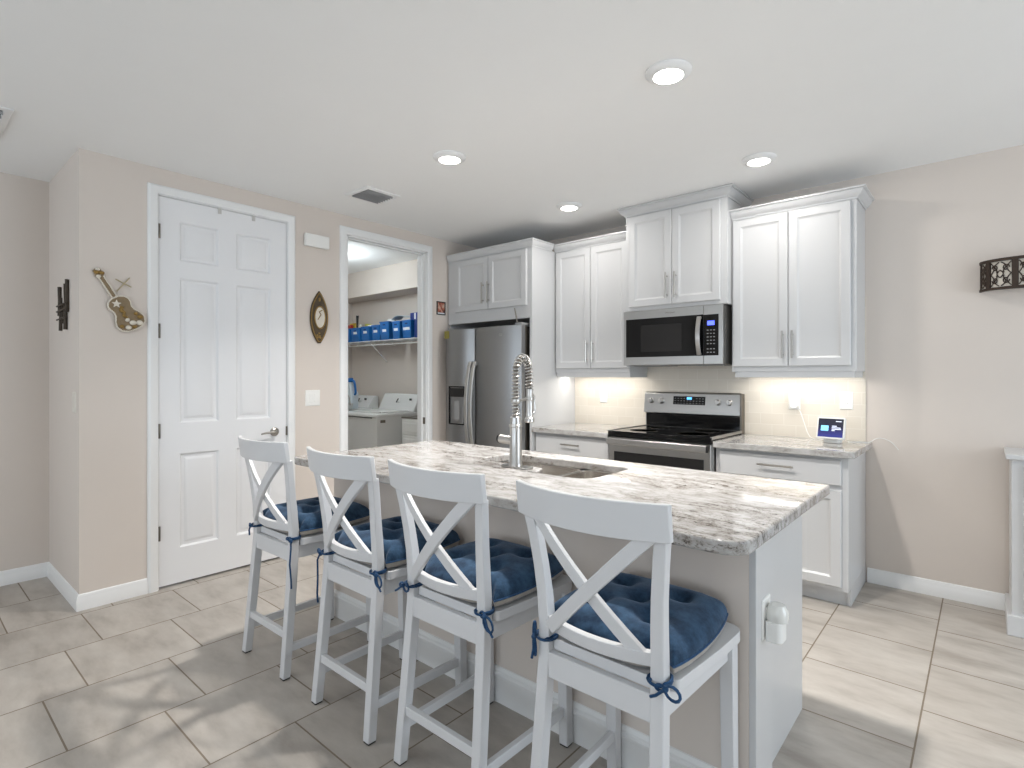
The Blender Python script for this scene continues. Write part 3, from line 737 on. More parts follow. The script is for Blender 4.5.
# cushions
def cushion_maps():
    N = 44; hw, y0, y1 = .208, -.186, .212; tops = []; bots = []; rim = []
    tufts = [(-.42, -.40), (.42, -.40), (-.44, .42), (.44, .42), (0, .02)]
    def outl(u, v):
        x = u*math.sqrt(1-.20*v*v); y = v*math.sqrt(1-.20*u*u)
        wx = hw*(1.02-.03*v)
        notch = .036*max(0, -v-.55)/.45*math.exp(-((abs(u)-.80)/.15)**2)         # edge cut around the posts
        X = x*wx; Y = (y0+y1)/2+y*(y1-y0)/2*1.08+notch
        return X, Y
    T, Bm = MB(), MB()
    def zt(u, v):
        e = max(abs(u), abs(v)); p = .066*max(0, 1-e**4)**.5
        for a, b_ in tufts:
            d2 = ((u-a)**2+(v-b_)**2)/.024; p -= .036*math.exp(-d2)
        # creases between tufts
        p -= .006*math.exp(-(abs(u)-abs(v))**2/.012)*max(0, 1-e**2)
        p += .004*math.sin(5*u+1.3)*math.cos(4*v+.5)*(1-e)
        return .634+max(p, -.004)
    def zb(u, v):
        e = max(abs(u), abs(v)); return .634-.0315*max(0, 1-e**12)**.35
    for fn, m in ((zt, T), (zb, Bm)):
        vs_ = []
        for i in range(N+1):
            for j in range(N+1):
                # cosine spacing gives a round edge
                u = math.sin((2*i/N-1)*PI/2); v = math.sin((2*j/N-1)*PI/2); X, Y = outl(u, v); vs_.append((X, Y, fn(u, v)))
        m.add(vs_, [(i*(N+1)+j, (i+1)*(N+1)+j, (i+1)*(N+1)+j+1, i*(N+1)+j+1) for i in range(N) for j in range(N)])
    K = 20
    sq = [(-1+2*k/K, -1) for k in range(K)]+[(1, -1+2*k/K) for k in range(K)]+[(1-2*k/K, 1) for k in range(K)]+[(-1, 1-2*k/K) for k in range(K)]
    rim = [(*outl(u, v), .634) for u, v in sq]
    return T, Bm, rim
CT, CB, CR = cushion_maps()
def tie(s, kind):
    """cord around the rear post of side s with a bow; kind picks how the bow hangs"""
    px, py, z = s*.168, -.190, .606; m = MB(); r = .0038
    loop = [(px-s*.030, py+.036, .618), (px-s*.024, py+.030, z+.002)]
    for k in range(0, 11):
        a = PI*.75-k*(2*PI*.80/10); loop.append((px+s*(-.0)+s*.028*math.cos(a+PI/2+.3), py+.031*math.sin(a+PI/2+.3), z-.003*math.sin(a)))
    m.tube(loop, r, 6)
    ring = [(px+.027*math.cos(2*PI*k/16), py+.030*math.sin(2*PI*k/16), z-.004) for k in range(16)]
    m.tube(ring, r, 6, closed=True)
    # knot position on the outer rear corner
    K = Vector((px+s*.026, py-.026, z-.006)); m.ell(K, .008, .008, .008, 10, 6)
    d1 = Vector((s*.75, -.5, 0)).normalized(); up = Vector((0, 0, 1)); side = Vector((.7*s, -.2, 0)).normalized()
    def bowloop(dirv, L, wd):
        pts = []
        n = dirv.cross(Vector((s*.5, -.8, .1))).normalized()
        for k in range(13):
            a = 2*PI*k/12; pts.append(K+dirv*(L*.5*(1-math.cos(a)))+n*(wd*math.sin(a)))
        m.tube(pts, r, 6)
    H_ = Vector((1, -.25, 0)).normalized()
    if kind == 'drop':      # loop to one side, long tail hanging down
        bowloop((H_*-.9*1+up*.08).normalized()*1, .036, .008); bowloop((H_*.4-up*.1).normalized(), .014, .006)
        p = K; m.tube([p, p+Vector((s*.012, -.006, -.03)), p+Vector((s*.006, -.008, -.10)), p+Vector((s*.014, -.006, -.17)), p+Vector((s*.012, -.004, -.205))], r, 6)
    elif kind == 'short':
        bowloop((H_*-1+up*.1).normalized(), .022, .006); bowloop((H_*1+up*.15).normalized(), .022, .006)
        m.tube([K, K+Vector((0, -.006, -.02)), K+Vector((.003, -.006, -.045))], r, 6)
    elif kind == 'vert':
        bowloop((up*1+H_*-.1*s).normalized(), .044, .009); bowloop((-up+H_*.1).normalized(), .050, .010)
        m.tube([K, K+Vector((.004, -.008, -.03)), K+Vector((.0, -.010, -.056))], r, 6)
    elif kind == 'slant':
        bowloop((H_*.8-up*.62).normalized(), .050, .012); bowloop((H_*-.9+up*.2).normalized(), .024, .007)
        m.tube([K, K+Vector((.02, -.01, -.022)), K+Vector((.045, -.012, -.044))], r, 6)
    else:                   # 'side' bow
        bowloop((H_*1-up*.05).normalized(), .042, .014); bowloop((H_*-1-up*.25).normalized(), .030, .007)
        m.tube([K, K+Vector((-.02, -.008, -.018)), K+Vector((-.034, -.008, -.026))], r, 6)
    return m
TIES = [('short', 'drop'), ('drop', 'slant'), ('side', 'slant'), ('vert', 'side')]
CLAB = ['blue tufted cushion on the bar stool farthest from the camera', 'blue tufted cushion on the second stool from the door, long dangling tie',
        'blue tufted cushion on the third stool, below the faucet', 'blue tufted cushion on the nearest bar stool beside the island outlet']
cme = None
for i, (x, lab) in enumerate(STOOLS):
    t = thing('seat_cushion', CLAB[i], 'cushion', (0, 0, 0), 'blue cushions on the bar stools')
    if cme is None:
        a = CT.build('cover', M['blue'], t, local=True, ang=80); b_ = CB.build('gusset', M['tan'], t, local=True, ang=80, label='taupe underside and edge')
        c_ = MB().tube(CR, .0034, 6, closed=True).build('piping', M['cord'], t, local=True)
        cme = (a, b_, c_)
    else:
        for q in cme:
            w_ = q.copy(); w_.parent = t; COL.objects.link(w_)
    for s, k in zip((-1, 1), TIES[i]): tie(s, k).build('tie', M['cord'], t, local=True, ang=60, label='dark navy tie cord')
    t.location = (x, SY-(.010, .008, 0, 0)[i], -.0022); t.rotation_euler = (0, 0, (.012, -.006, 0, -.006)[i])

# ------------------------------------------------------------------ outlets and switches
def plate(name, label, cat, f, uc, vc, wd, ht, kids, grp=None, pm='plastic'):
    """f maps (u, v, d) with d out of the wall"""
    t = thing(name, label, cat, f(uc, vc, 0), grp)
    O = Vector(f(uc-wd/2, vc-ht/2, 0)); e = lambda a: Vector(f(*a))-Vector(f(0, 0, 0)); U, V, N = e((1, 0, 0)), e((0, 1, 0)), e((0, 0, 1))
    MB().loops(O, U, V, N, wd, ht, [(0, .002), (.004, .0055), (.01, .006)], back=0).build('plate', M[pm], t, ang=25)
    for kind, u, v in kids:
        if kind == 'rocker':
            MB().loops(Vector(f(uc+u-.016, vc-.033, 0)), U, V, N, .032, .066, [(0, .006), (.001, .0085), (.006, .0095)], back=.004).build('rocker', M[pm], t)
        else:
            q = MB().loops(Vector(f(uc+u-.017, vc+v-.0145, 0)), U, V, N, .034, .029, [(0, .006), (.002, .0078), (.005, .008)], back=.004).build('socket', M[pm], t)
            sl = MB()
            for du in (-.006, .006):
                O2 = Vector(f(uc+u+du-.001, vc+v-.001, 0)); sl.loops(O2, U, V, N, .002, .008, [(0, .0083)], back=.0078)
            sl.build('slots', M['dark'], q)
    return t
fb = lambda yo: (lambda u, v, d: (u, yo-d, v))
duo = [('socket', 0, .019), ('socket', 0, -.019)]
plate('wall_outlet', 'white outlet on the tiles left of the stove', 'outlet', fb(-.009), 1.332, 1.147, .072, .116, duo, 'white outlets')
plate('wall_outlet', 'white outlet on the tiles behind the round plug-in', 'outlet', fb(-.009), 2.858, 1.150, .074, .118, duo, 'white outlets')
plate('wall_outlet', 'white outlet on the tiles above the smart display', 'outlet', fb(-.009), 3.169, 1.160, .074, .116, duo, 'white outlets')
plate('light_switch', 'white double rocker switch below the oval wall ornament', 'light switch', lambda u, v, d: (d, u, v), -2.006, 1.155, .118, .120, [('rocker', -.024, 0), ('rocker', .024, 0)])
plate('light_switch', 'white switch on the short return wall below the bamboo art', 'light switch', lambda u, v, d: (u, -3.42-d, v), -.10, 1.17, .072, .118, [('rocker', 0, 0)], None, 'ivory')
plate('wall_outlet', 'white outlet on the island end panel', 'outlet', lambda u, v, d: (3.360+d, u, v), -2.420, .600, .072, .118, duo, 'white outlets')
# plug-in on the backsplash
t = thing('plug_in_adapter', 'white round plug-in adapter on the tiles right of the stove', 'adapter', (2.858, -.02, 1.15))
MB().box(2.832, -.017, 1.148, 2.892, -.050, 1.205).build('body', M['plastic'], t, .006, seg=3)
MB().lathe([(.0, -.052), (.024, -.052), (.029, -.047), (.030, -.017), (.0, -.017)], (2.862, 0, 1.128), 'y', 26).build('round_cap', M['plastic'], t)
# night light on the island end
t = thing('night_light', 'white plug-in night light with clear dome on the island outlet', 'night light', (3.40, -2.42, .6))
MB().prism(rpoly([(3.3685, -2.452, .006), (3.414, -2.452, .018), (3.414, -2.388, .018), (3.3685, -2.388, .006)]), .540, .600).build('body', M['plastic'], t, .004, seg=3)
clear = NT('clear_dome'); clear.b.inputs['Base Color'].default_value = (.96, .95, .90, 1); clear.b.inputs['Roughness'].default_value = .12
clear.b.inputs['Transmission Weight'].default_value = .25
MB().lathe([(.030, .600), (.031, .612), (.029, .632), (.021, .646), (.008, .651), (0, .651)], (3.394, -2.420, 0), seg=24).build('dome', clear.m, t, label='clear dome lens')

# smart display
t = thing('smart_display', 'small white smart display with lit screen on the right counter', 'smart display', (3.125, -.22, .9))
Rz = Matrix.Translation((3.128, -.225, .9)) @ Matrix.Rotation(-.10, 4, 'Z')
tilt = Rz @ Matrix.Translation((0, -.040, .026)) @ Matrix.Rotation(-.26, 4, 'X') @ Matrix.Scale(1.13, 4)
MB().prism(rpoly([(-.070, 0, .010), (.070, 0, .010), (.070, .122, .010), (-.070, .122, .010)]), -.010, .010, lambda x, z, y: (x, y, z)).move(tilt).build('front_bezel', M['plastic'], t, .003)
rings = []
for d, sc_ in ((.010, .92), (.035, .86), (.065, .62), (.082, .40), (.088, .15)):
    rings.append([(x*sc_, d, .061+(z-.061)*sc_-d*.22) for x, z in rpoly([(-.066, .003, .02), (.066, .003, .02), (.066, .119, .02), (-.066, .119, .02)])])
MB().loft(rings).move(tilt).build('rear_shell', plain('grey_fabric_shell', srgb(196, 196, 198), .8), t, ang=60)
MB().prism(rpoly([(-.05, -.025, .02), (.05, -.025, .02), (.045, .05, .02), (-.045, .05, .02)]), .0005, .030).move(Rz).build('foot', M['plastic'], t, .004)
k = NT('lit_screen'); tc = k.n('ShaderNodeTexCoord'); sp = k.n('ShaderNodeSeparateXYZ'); k.l(tc.outputs['Generated'], sp.inputs[0])
c_ = k.ramp(sp.outputs[2], [(.0, srgb(60, 66, 150)), (.28, srgb(52, 54, 120)), (.55, srgb(34, 36, 58)), (1, srgb(44, 44, 56))])
k.b.inputs['Base Color'].default_value = (.01, .01, .015, 1); k.l(c_, k.b.inputs['Emission Color']); k.b.inputs['Emission Strength'].default_value = .9; k.b.inputs['Roughness'].default_value = .15
scr = MB().box(-.062, -.0103, .010, .062, -.0112, .113).move(tilt).build('screen', k.m, t)
MB().box(-.048, -.0113, .044, -.010, -.0117, .074).move(tilt).build('screen_picture', emit('screen_picture', srgb(120, 190, 225), 1), scr, label='light blue picture on the screen')
tx = MB()
for z, a, b_ in ((.072, .006, .030), (.063, .006, .050), (.055, .006, .052), (.047, .006, .022), (.099, .024, .052)): tx.box(a, -.0113, z-.0022, b_, -.0117, z+.0022)
tx.move(tilt).build('screen_text', emit('screen_text', srgb(200, 205, 225), .9), scr)
cp = [(3.11, -.135, .915), (3.04, -.11, .906), (2.98, -.06, .905), (2.95, -.04, .93), (2.925, -.033, 1.0), (2.90, -.040, 1.08), (2.872, -.045, 1.10)]
def smooth(p, n=6):
    p = [Vector(q) for q in p]; out = []
    for i in range(len(p)-1):
        a, b_, c2, d = p[max(i-1, 0)], p[i], p[i+1], p[min(i+2, len(p)-1)]
        for j in range(n):
            s_ = j/n; out.append(.5*((2*b_)+(c2-a)*s_+(2*a-5*b_+4*c2-d)*s_*s_+(3*b_-a-3*c2+d)*s_**3))
    return out+[p[-1]]
tag(MB().tube(smooth(cp), .0022, 6).build('power_cord', M['plastic']), 'thin white cord from smart display to the round plug-in', 'cord')
cp = [(3.20, -.14, .9025), (3.26, -.10, .9025), (3.305, -.07, .9045), (3.335, -.05, .925), (3.365, -.03, .93), (3.395, -.015, .918), (3.42, -.008, .90), (3.45, -.006, .86)]
tag(MB().tube(smooth(cp), .0022, 6).build('power_cord', M['plastic']), 'thin white cord looping off the right counter end', 'cord')

# ------------------------------------------------------------------ wall decorations
# door chime
t = thing('door_chime', 'white door chime box on the wall above the oval ornament', 'door chime', (0, -1.976, 2.34))
MB().box(.0005, -2.078, 2.299, .012, -1.894, 2.384).build('back_plate', M['plastic'], t, .002)
MB().box(.012, -2.083, 2.294, .044, -1.889, 2.389).build('cover', M['plastic'], t, .006, seg=3)
# oval ornament
wood = plain('dark_carved_wood', srgb(84, 70, 52), .6, .2, var=.45, scale=45)
goldm = plain('tarnished_gold', srgb(150, 122, 70), .45, .6, var=.3, scale=50)
shell = plain('cream_shell', srgb(222, 214, 200), .5, var=.12, scale=30)
t = thing('wall_ornament', 'dark pointed oval ornament with pale centre beside the laundry doorway', 'wall ornament', (0, -1.958, 1.765))
def leaf(hw, hh, cut=1.0, n=14):
    R = [(hw*(1-(abs(z))**2.2), z*hh) for z in [-cut+(1+cut)*i/n for i in range(n+1)]]
    return R+[(-x, z) for x, z in R[::-1] if x > 1e-4]
P = leaf(.074, .208, .93)
MB().prism(P, .001, .016, lambda a, b_, d: (d, -1.958+a, 1.765+b_)).build('board', wood, t, .003)
MB().tube([(.017, -1.958+a*.9, 1.765+b_*.93) for a, b_ in P], .0045, 6, closed=True).build('rim', goldm, t)
oc = [(.040*math.cos(2*PI*k/24), .078*math.sin(2*PI*k/24)) for k in range(24)]
MB().prism(oc, .014, .022, lambda a, b_, d: (d, -1.956+a, 1.768+b_)).build('medallion', shell, t, .002, label='pale oval centre')
MB().tube([(.021, -1.956+a*1.1, 1.768+b_*1.08) for a, b_ in oc], .005, 6, closed=True).build('medallion_ring', goldm, t)
sd = MB()
for k in range(7):
    a = -1.958+random.uniform(-.022, .022); sd.ell((.018, a, 1.625+random.uniform(-.015, .03)), .006, .009, .007, 8, 5)
sd.tube([(.020, -1.975, 1.75), (.024, -1.95, 1.79), (.024, -1.965, 1.81), (.024, -1.94, 1.825)], .004, 6).ell((.018, -1.958, 1.905), .006, .010, .016, 8, 5).build('carving', goldm, t)
# guitar
t = thing('guitar_wall_art', 'shell-covered guitar wall decoration left of the white door', 'wall decoration', (0, -3.22, 1.75))
burlap = plain('brown_burlap', srgb(138, 120, 94), .85, var=.18, scale=70)
ax = Vector((-3.174, 1.640)); hdp = Vector((-3.333, 1.912)); D = (hdp-ax).normalized(); Nn = Vector((-D.y, D.x))   # along the neck / across (to lower left)
G = lambda a, b_: (ax+D*a+Nn*b_)     # a along neck from body bottom centre, b across
gm = lambda a, b_, d: (d, *G(a, b_))
prof = [(-.045, .0), (-.042, .035), (-.025, .066), (.005, .078), (.035, .070), (.062, .052), (.085, .048), (.108, .057), (.130, .058), (.150, .044), (.162, .018)]
body = prof+[(a, -b_) for a, b_ in prof[::-1] if b_ > 0]
MB().prism(body, .001, .020, gm).build('body', burlap, t, .002)
MB().prism([(.155, .014), (.155, -.014), (.290, -.011), (.290, .011)], .001, .016, gm).build('neck', burlap, t, .002)
MB().prism([(.288, .012), (.288, -.012), (.300, -.022), (.338, -.018), (.345, 0), (.338, .018), (.300, .022)], .001, .018, gm).build('headstock', burlap, t, .002)
rim = [gm(a, b_, .018) for a, b_ in body]; rs_ = resample(rim+[rim[0]], 70); rb = MB()
for p in rs_[:-1]: rb.ell(p, .005, .0052, .0052, 7, 5)
for s in (1, -1):
    for k in range(14): rb.ell(gm(.162+.127*k/13, s*.013, .015), .005, .0055, .0055, 7, 5)
rb.build('rope_edge', shell, t, label='cream beaded edge')
def star(c, R, parent, name='starfish'):
    pts = []
    for k in range(10):
        r = R if k % 2 == 0 else R*.42; a = PI/2+k*PI/5; pts.append((c[0]+r*math.cos(a), c[1]+r*math.sin(a)))
    MB().prism(pts, .018, .027, lambda a, b_, d: (d, a, b_)).build(name, shell, parent, .002)
star((-3.249, 1.742), .026, t)
for a, b_, r, ry in ((.322, .006, .017, .011), (.31, -.012, .014, .010), (.298, .012, .013, .010), (.335, -.004, .012, .009), (-.02, .030, .016, .013), (-.005, -.005, .019, .014), (-.02, -.035, .018, .015), (.01, -.055, .016, .013), (.022, .012, .013, .012), (-.030, 0, .013, .010), (.0, .055, .013, .011), (.035, -.045, .012, .010)):
    p = gm(a, b_, .022); MB().ell(p, .010, r, ry, 10, 6).build('shell', shell if random.random() > .3 else goldm, t)
MB().tube(smooth([gm(.10, -.005, .021), gm(.085, .012, .022), (.022, *G(.066, .004)), (.022, *G(.050, .016)), (.022, *G(.036, .006)), (.022, *G(.026, .02))], 5), [.010]*8+[.008]*10+[.006]*8, 8).build('seahorse', goldm, t, label='gilt seahorse on the body')
xs_ = MB().tube([(.012, -3.252, 1.888), (.014, -3.174, 1.849)], .0035, 6).tube([(.014, -3.182, 1.904), (.012, -3.247, 1.815)], .0035, 6).build('crossed_sticks', plain('pale_stick', srgb(178, 164, 132), .7), t, label='pale crossed sticks')
# bamboo art on the return wall
t = thing('bamboo_wall_art', 'dark bamboo stick wall hanging on the short return wall', 'wall decoration', (-.36, -3.43, 1.74))
bam = plain('dark_bamboo', srgb(64, 54, 42), .6, var=.35, scale=30)
for x, z0, z1, r in ((-.450, 1.690, 1.868, .010), (-.428, 1.598, 1.800, .009), (-.395, 1.640, 1.760, .006), (-.325, 1.610, 1.730, .006), (-.285, 1.598, 1.870, .010), (-.245, 1.700, 1.892, .010)):
    MB().tube([(x, -3.4205-r, z0), (x+.004, -3.4205-r, (z0+z1)/2), (x, -3.4205-r, z1)], [r, r*.85, r], 8).build('stick', bam, t)
for z in (1.715, 1.748, 1.665): MB().tube([(-.465, -3.441, z), (-.215, -3.441, z+.003)], .005, 8).build('cross_stick', bam, t)
# small picture
t = thing('picture_frame', 'tiny reddish picture on the wall right of the laundry doorway', 'picture', (0, -.718, 1.955))
MB().sweep([(-.770, 1.895), (-.666, 1.895), (-.666, 2.018), (-.770, 2.018)], [(0, .001), (0, .012), (.008, .012), (.008, .001)], fyz, side=-1, closed=True).build('frame', M['dark'], t)
k = NT('reddish_print'); v = k.obj((30, 30, 22)); f = k.noise(v, 1, 3)
k.l(k.ramp(f, [(.35, srgb(88, 60, 52)), (.5, srgb(168, 92, 72)), (.62, srgb(196, 168, 148))]), k.b.inputs['Base Color'])
MB().box(.001, -.764, 1.915, .006, -.672, 2.012).build('print', k.m, t)
MB().box(.001, -.764, 1.901, .0065, -.672, 1.915).build('caption_strip', M['paper'], t)

# wall sconce
t = thing('wall_sconce', 'dark bronze bowed wall sconce with cream scrollwork panels', 'wall lamp', (4.03, 0, 1.885))
SCX, SHW, SDP, SZ0, SZ1 = 4.035, .200, .115, 1.800, 1.972
def sc(th, z, o=0): return (SCX-(SHW+o)*math.cos(th), -(SDP+o)*math.sin(th)-.006, z)
def sband(z0, z1, a0, a1, o0, o1, n=20):
    rings = []
    for i in range(n+1):
        th = a0+(a1-a0)*i/n; rings.append([sc(th, z0, o0), sc(th, z1, o0), sc(th, z1, o1), sc(th, z0, o1)])
    return MB().loft(rings)
sband(SZ0, SZ0+.014, 0, PI, -.006, .004).build('lower_rim', M['bronze'], t); sband(SZ1-.016, SZ1, 0, PI, -.006, .004).build('upper_rim', M['bronze'], t)
sband(SZ0+.004, SZ1-.004, .02, PI-.02, -.010, -.007).build('shade', M['cream'], t)
MB().box(SCX-.19, -.002, SZ0+.01, SCX+.19, -.008, SZ1-.01).build('back_plate', M['bronze'], t)
for a, b_ in ((0, .08), (.50, .66), (1.22, 1.36), (PI-1.36, PI-1.22), (PI-.66, PI-.50), (PI-.08, PI)):
    sband(SZ0+.010, SZ1-.012, a, b_, -.006, .001, 4).build('strap', M['bronze'], t)
for a, b_ in ((.08, .50), (.66, 1.22), (1.36, PI-1.36), (PI-1.22, PI-.66), (PI-.50, PI-.08)):
    m = MB(); z0, z1 = SZ0+.016, SZ1-.018; zc = (z0+z1)/2
    def S(u, v): return sc(a+(b_-a)*(u+1)/2, zc+(z1-z0)/2*v, -.003)
    for su in (-1, 1):
        for sv in (-1, 1):
            m.tube([S(su*(.10+.50*q/10+.25*math.sin(q*.5)), sv*(.95-.85*q/10)) for q in range(11)], .0030, 5)
            m.tube([S(su*(.50+.32*math.cos(q*.62)*(1-q/16)), sv*(.48+.30*math.sin(q*.62)*(1-q/16))) for q in range(13)], .0030, 5)
            m.tube([S(su*(.95-.35*math.sin(PI*q/8)), sv*(.95*q/8)) for q in range(9)], .0028, 5)
        m.tube([S(su*.30*math.sin(PI*q/8), -.30+.62*q/8) for q in range(9)], .0030, 5)
    m.build('scrollwork', M['bronze'], t)

# ------------------------------------------------------------------ sideboard at the right edge
t = thing('sideboard', 'white sideboard cabinet cut by the right picture edge', 'sideboard', (4.5, -.2, 0))
QX0, QX1, QY = 3.958, 5.15, -.375
MB().box(QX0, -.022, .10, QX1, QY, .895).build('body', M['cab'], t, .002)
MB().box(QX0-.022, -.016, .895, QX1+.022, QY-.022, .922).build('top', M['cab'], t, .004)
MB().box(QX0-.018, -.016, 0, QX1+.018, QY-.018, .105).build('plinth', M['cab'], t, .004)
for i in range(3):
    a = QX0+.045+i*.385; b_ = a+.36
    MB().loops((a, QY-.014, .70), (1, 0, 0), (0, 0, 1), (0, -1, 0), .36, .165, [(0, -.003), (.003, 0), (.01, 0)], back=-.014).build('drawer', M['cab'], t, ang=25)
    MB().loops((a, QY-.014, .125), (1, 0, 0), (0, 0, 1), (0, -1, 0), .36, .56, DP, back=-.014).build('door', M['cab'], t, ang=20)

# ------------------------------------------------------------------ laundry room
# ceiling lamp inside
t = thing('laundry_ceiling_lamp', 'glowing dome lamp on the laundry room ceiling', 'ceiling light', (-1.25, -1.13, H))
MB().lathe([(.13, -.001), (.13, -.02), (.125, -.022), (0, -.022)], (-1.25, -1.13, H), seg=28).build('base', M['trim'], t)
MB().lathe([(.122, -.022), (.118, -.05), (.085, -.078), (.04, -.09), (0, -.092)], (-1.25, -1.13, H), seg=28).build('dome', emit('laundry_dome_glow', (.94, .97, 1), 4), t)
ll = bpy.data.lights.new('laundry_lamp_light', 'POINT'); ll.energy = 14; ll.color = COOL; ll.shadow_soft_size = .09
lo = bpy.data.objects.new('laundry_lamp_light', ll); COL.objects.link(lo); lo.location = (-1.25, -1.13, H-.20)
# wire shelf
t = thing('wire_shelf', 'white wire shelf holding blue bins in the laundry room', 'shelf', (-1.35, -.15, 1.74))
SZ = 1.742; sm = MB()
for y, z in ((-.295, SZ), (-.300, SZ-.050), (-.15, SZ), (-.008, SZ)): sm.tube([(-2.575, y, z), (-.115, y, z)], .0046, 6)
sm.build('rails', M['plastic'], t)
sm = MB(); n = 96
for i in range(n):
    x = -2.56+2.43*i/(n-1); sm.bar((x, -.295, SZ+.0035), (x, -.006, SZ+.0035), .0024, .0024)
sm.build('cross_wires', M['plastic'], t)
for i in range(14):
    x = -2.52+.175*i; MB().tube([(x, -.296, SZ), (x, -.300, SZ-.050)], .0034, 6).build('lip_post', M['plastic'], t)
for x in (-1.80, -.70): MB().tube([(x+.05, -.292, SZ-.012), (x, -.006, 1.50)], .0055, 8).build('brace', M['plastic'], t)
# bins
def bin_(x0, x1, h, lab, label_w=.055, label_z=.092, z=SZ+.0055, d=.26, yf=-.285):
    xc = (x0+x1)/2; t = thing('storage_bin', lab, 'storage bin', (xc, yf+d/2, z), 'blue plastic bins on the laundry shelf')
    tp = .012; rings = []
    O = lambda ins, zz: [(x, y, zz) for x, y in rpoly([(x0+ins, yf+ins, .012), (x1-ins, yf+ins, .012), (x1-ins, yf+d-ins, .012), (x0+ins, yf+d-ins, .012)])]
    MB().loft([O(tp+.003, z), O(tp, z+.003), O(.002, z+h-.012), O(-.003, z+h-.012), O(-.003, z+h), O(.004, z+h), O(tp+.004, z+.006)]).build('tub', M['bin'], t, ang=50)
    MB().loft([[(xc-label_w/2, yf+.0045+.010*(1-(label_z-.03)/h), z+label_z-.033), (xc+label_w/2, yf+.0045+.010*(1-(label_z-.03)/h), z+label_z-.033), (xc+label_w/2, yf-.0005+.010*(1-(label_z+.03)/h), z+label_z+.033), (xc-label_w/2, yf-.0005+.010*(1-(label_z+.03)/h), z+label_z+.033)],
               [(xc-label_w/2, yf+.012, z+label_z-.033), (xc+label_w/2, yf+.012, z+label_z-.033), (xc+label_w/2, yf+.012, z+label_z+.033), (xc-label_w/2, yf+.012, z+label_z+.033)]]).build('paper_label', M['paper'], t, label='white paper label')
    MB().box(xc-.022, yf-.0005, z+h-.045, xc+.022, yf+.006, z+h-.030).build('grip', plain('dark_blue_plastic', srgb(14, 50, 110), .5), t)
    return t
BINS = [(-2.40, -2.195, .175, 'blue bin at the far left of the laundry shelf, holding red and yellow packets'), (-2.175, -1.985, .175, 'blue bin second from left on the laundry shelf, below the black handle'),
        (-1.955, -1.780, .180, 'blue bin third from left, topped by a white roll'), (-1.735, -1.575, .185, 'short blue bin left of the tallest labelled bin'),
        (-1.570, -1.390, .215, 'blue bin with two white rolls showing, in the middle of the laundry shelf'), (-1.335, -1.185, .205, 'narrow blue bin under the clear folded sheet'),
        (-1.150, -.985, .205, 'rightmost blue bin with the wide white label')]
for i, (a, b_, h, l) in enumerate(BINS): bin_(a, b_, h, l, .115 if i == 6 else .074)
zt_ = SZ+.0055
def onbin(i): a, b_, h, l = BINS[i]; return (a+b_)/2, zt_+.012
def packet(name, label, cat, x0, x1, y0, y1, z0, z1, col, bev=.006):
    o = MB().box(x0, y0, z0, x1, y1, z1).build(name, plain(name+'_paint', col, .5), None, bev, seg=3); return tag(o, label, cat)
packet('red_packet', 'red packet sticking out of the leftmost laundry bin', 'packet', -2.36, -2.24, -.24, -.20, zt_+.015, zt_+.225, srgb(170, 50, 40))
packet('yellow_packet', 'yellow packet behind the red one in the leftmost laundry bin', 'packet', -2.37, -2.25, -.17, -.13, zt_+.015, zt_+.255, srgb(205, 170, 60))
o = MB().tube([(-2.12, -.22, zt_+.02), (-2.115, -.225, zt_+.20), (-2.105, -.23, zt_+.335)], [.012, .012, .017], 10).build('brush_handle', M['dark']); tag(o, 'black handle standing up from the second laundry bin', 'brush')
o = MB().lathe([(.0, 0), (.028, 0), (.030, .01), (.030, .15), (.018, .175), (.018, .205), (0, .207)], (-2.055, -.215, zt_+.018), seg=16).build('spray_bottle', plain('white_bottle', srgb(226, 226, 214), .4)); tag(o, 'white bottle in the second laundry bin', 'bottle')
t = thing('sponge_pack', 'yellow pack above the second and third laundry bins', 'packet', (-2.01, -.10, zt_+.12)); MB().box(-2.072, -.150, zt_+.03, -2.020, -.07, zt_+.235).build('pack', plain('yellow_pack', srgb(214, 208, 110), .6), t, .012, seg=3)
for x, y, top, r, lab in ((-1.868, -.17, .214, .060, 'white paper roll in the third laundry bin'), (-1.655, -.17, .205, .055, 'white paper roll in the short laundry bin'), (-1.481, -.17, .262, .054, 'white paper roll in the middle laundry bin')):
    t = thing('paper_roll', lab, 'paper roll', (x, y, zt_+.02), 'white paper rolls in the laundry bins')
    MB().lathe([(.018, .0), (r, .0), (r, top-.035), (r-.012, top-.022), (.018, top-.020), (.018, 0)], (x, y, zt_+.012), seg=22).build('paper', M['paper'], t, ang=50)
# clear folded sheet, dark blue crate and box at the right
sh = MB(); pts = [(-1.40, .232), (-1.34, .262), (-1.28, .272), (-1.20, .262), (-1.12, .240)]
rings = []
for x, z in pts: rings.append([(x, -.24, zt_+z), (x, -.10, zt_+z+.012), (x, -.10, zt_+z+.016), (x, -.24, zt_+z+.004)])
tag(sh.loft(rings).build('plastic_sheet', plain('grey_film', srgb(190, 202, 208), .3)), 'grey plastic sheet lying across two laundry bins', 'plastic sheet')
o = MB().box(-.955, -.26, zt_+.0005, -.80, -.03, zt_+.205).build('dark_blue_crate', plain('navy_plastic', srgb(18, 52, 120), .4), None, .006); tag(o, 'plain dark blue box at the right end of the laundry shelf', 'box')
t = thing('carton', 'dark blue carton with white stripe on top of the plain blue box', 'box', (-.90, -.15, zt_+.206))
MB().box(-1.035, -.25, zt_+.2065, -.81, -.08, zt_+.285).build('box', plain('indigo_carton', srgb(30, 52, 130), .4), t, .003); MB().box(-.965, -.2515, zt_+.212, -.935, -.2495, zt_+.280).build('stripe', M['paper'], t)

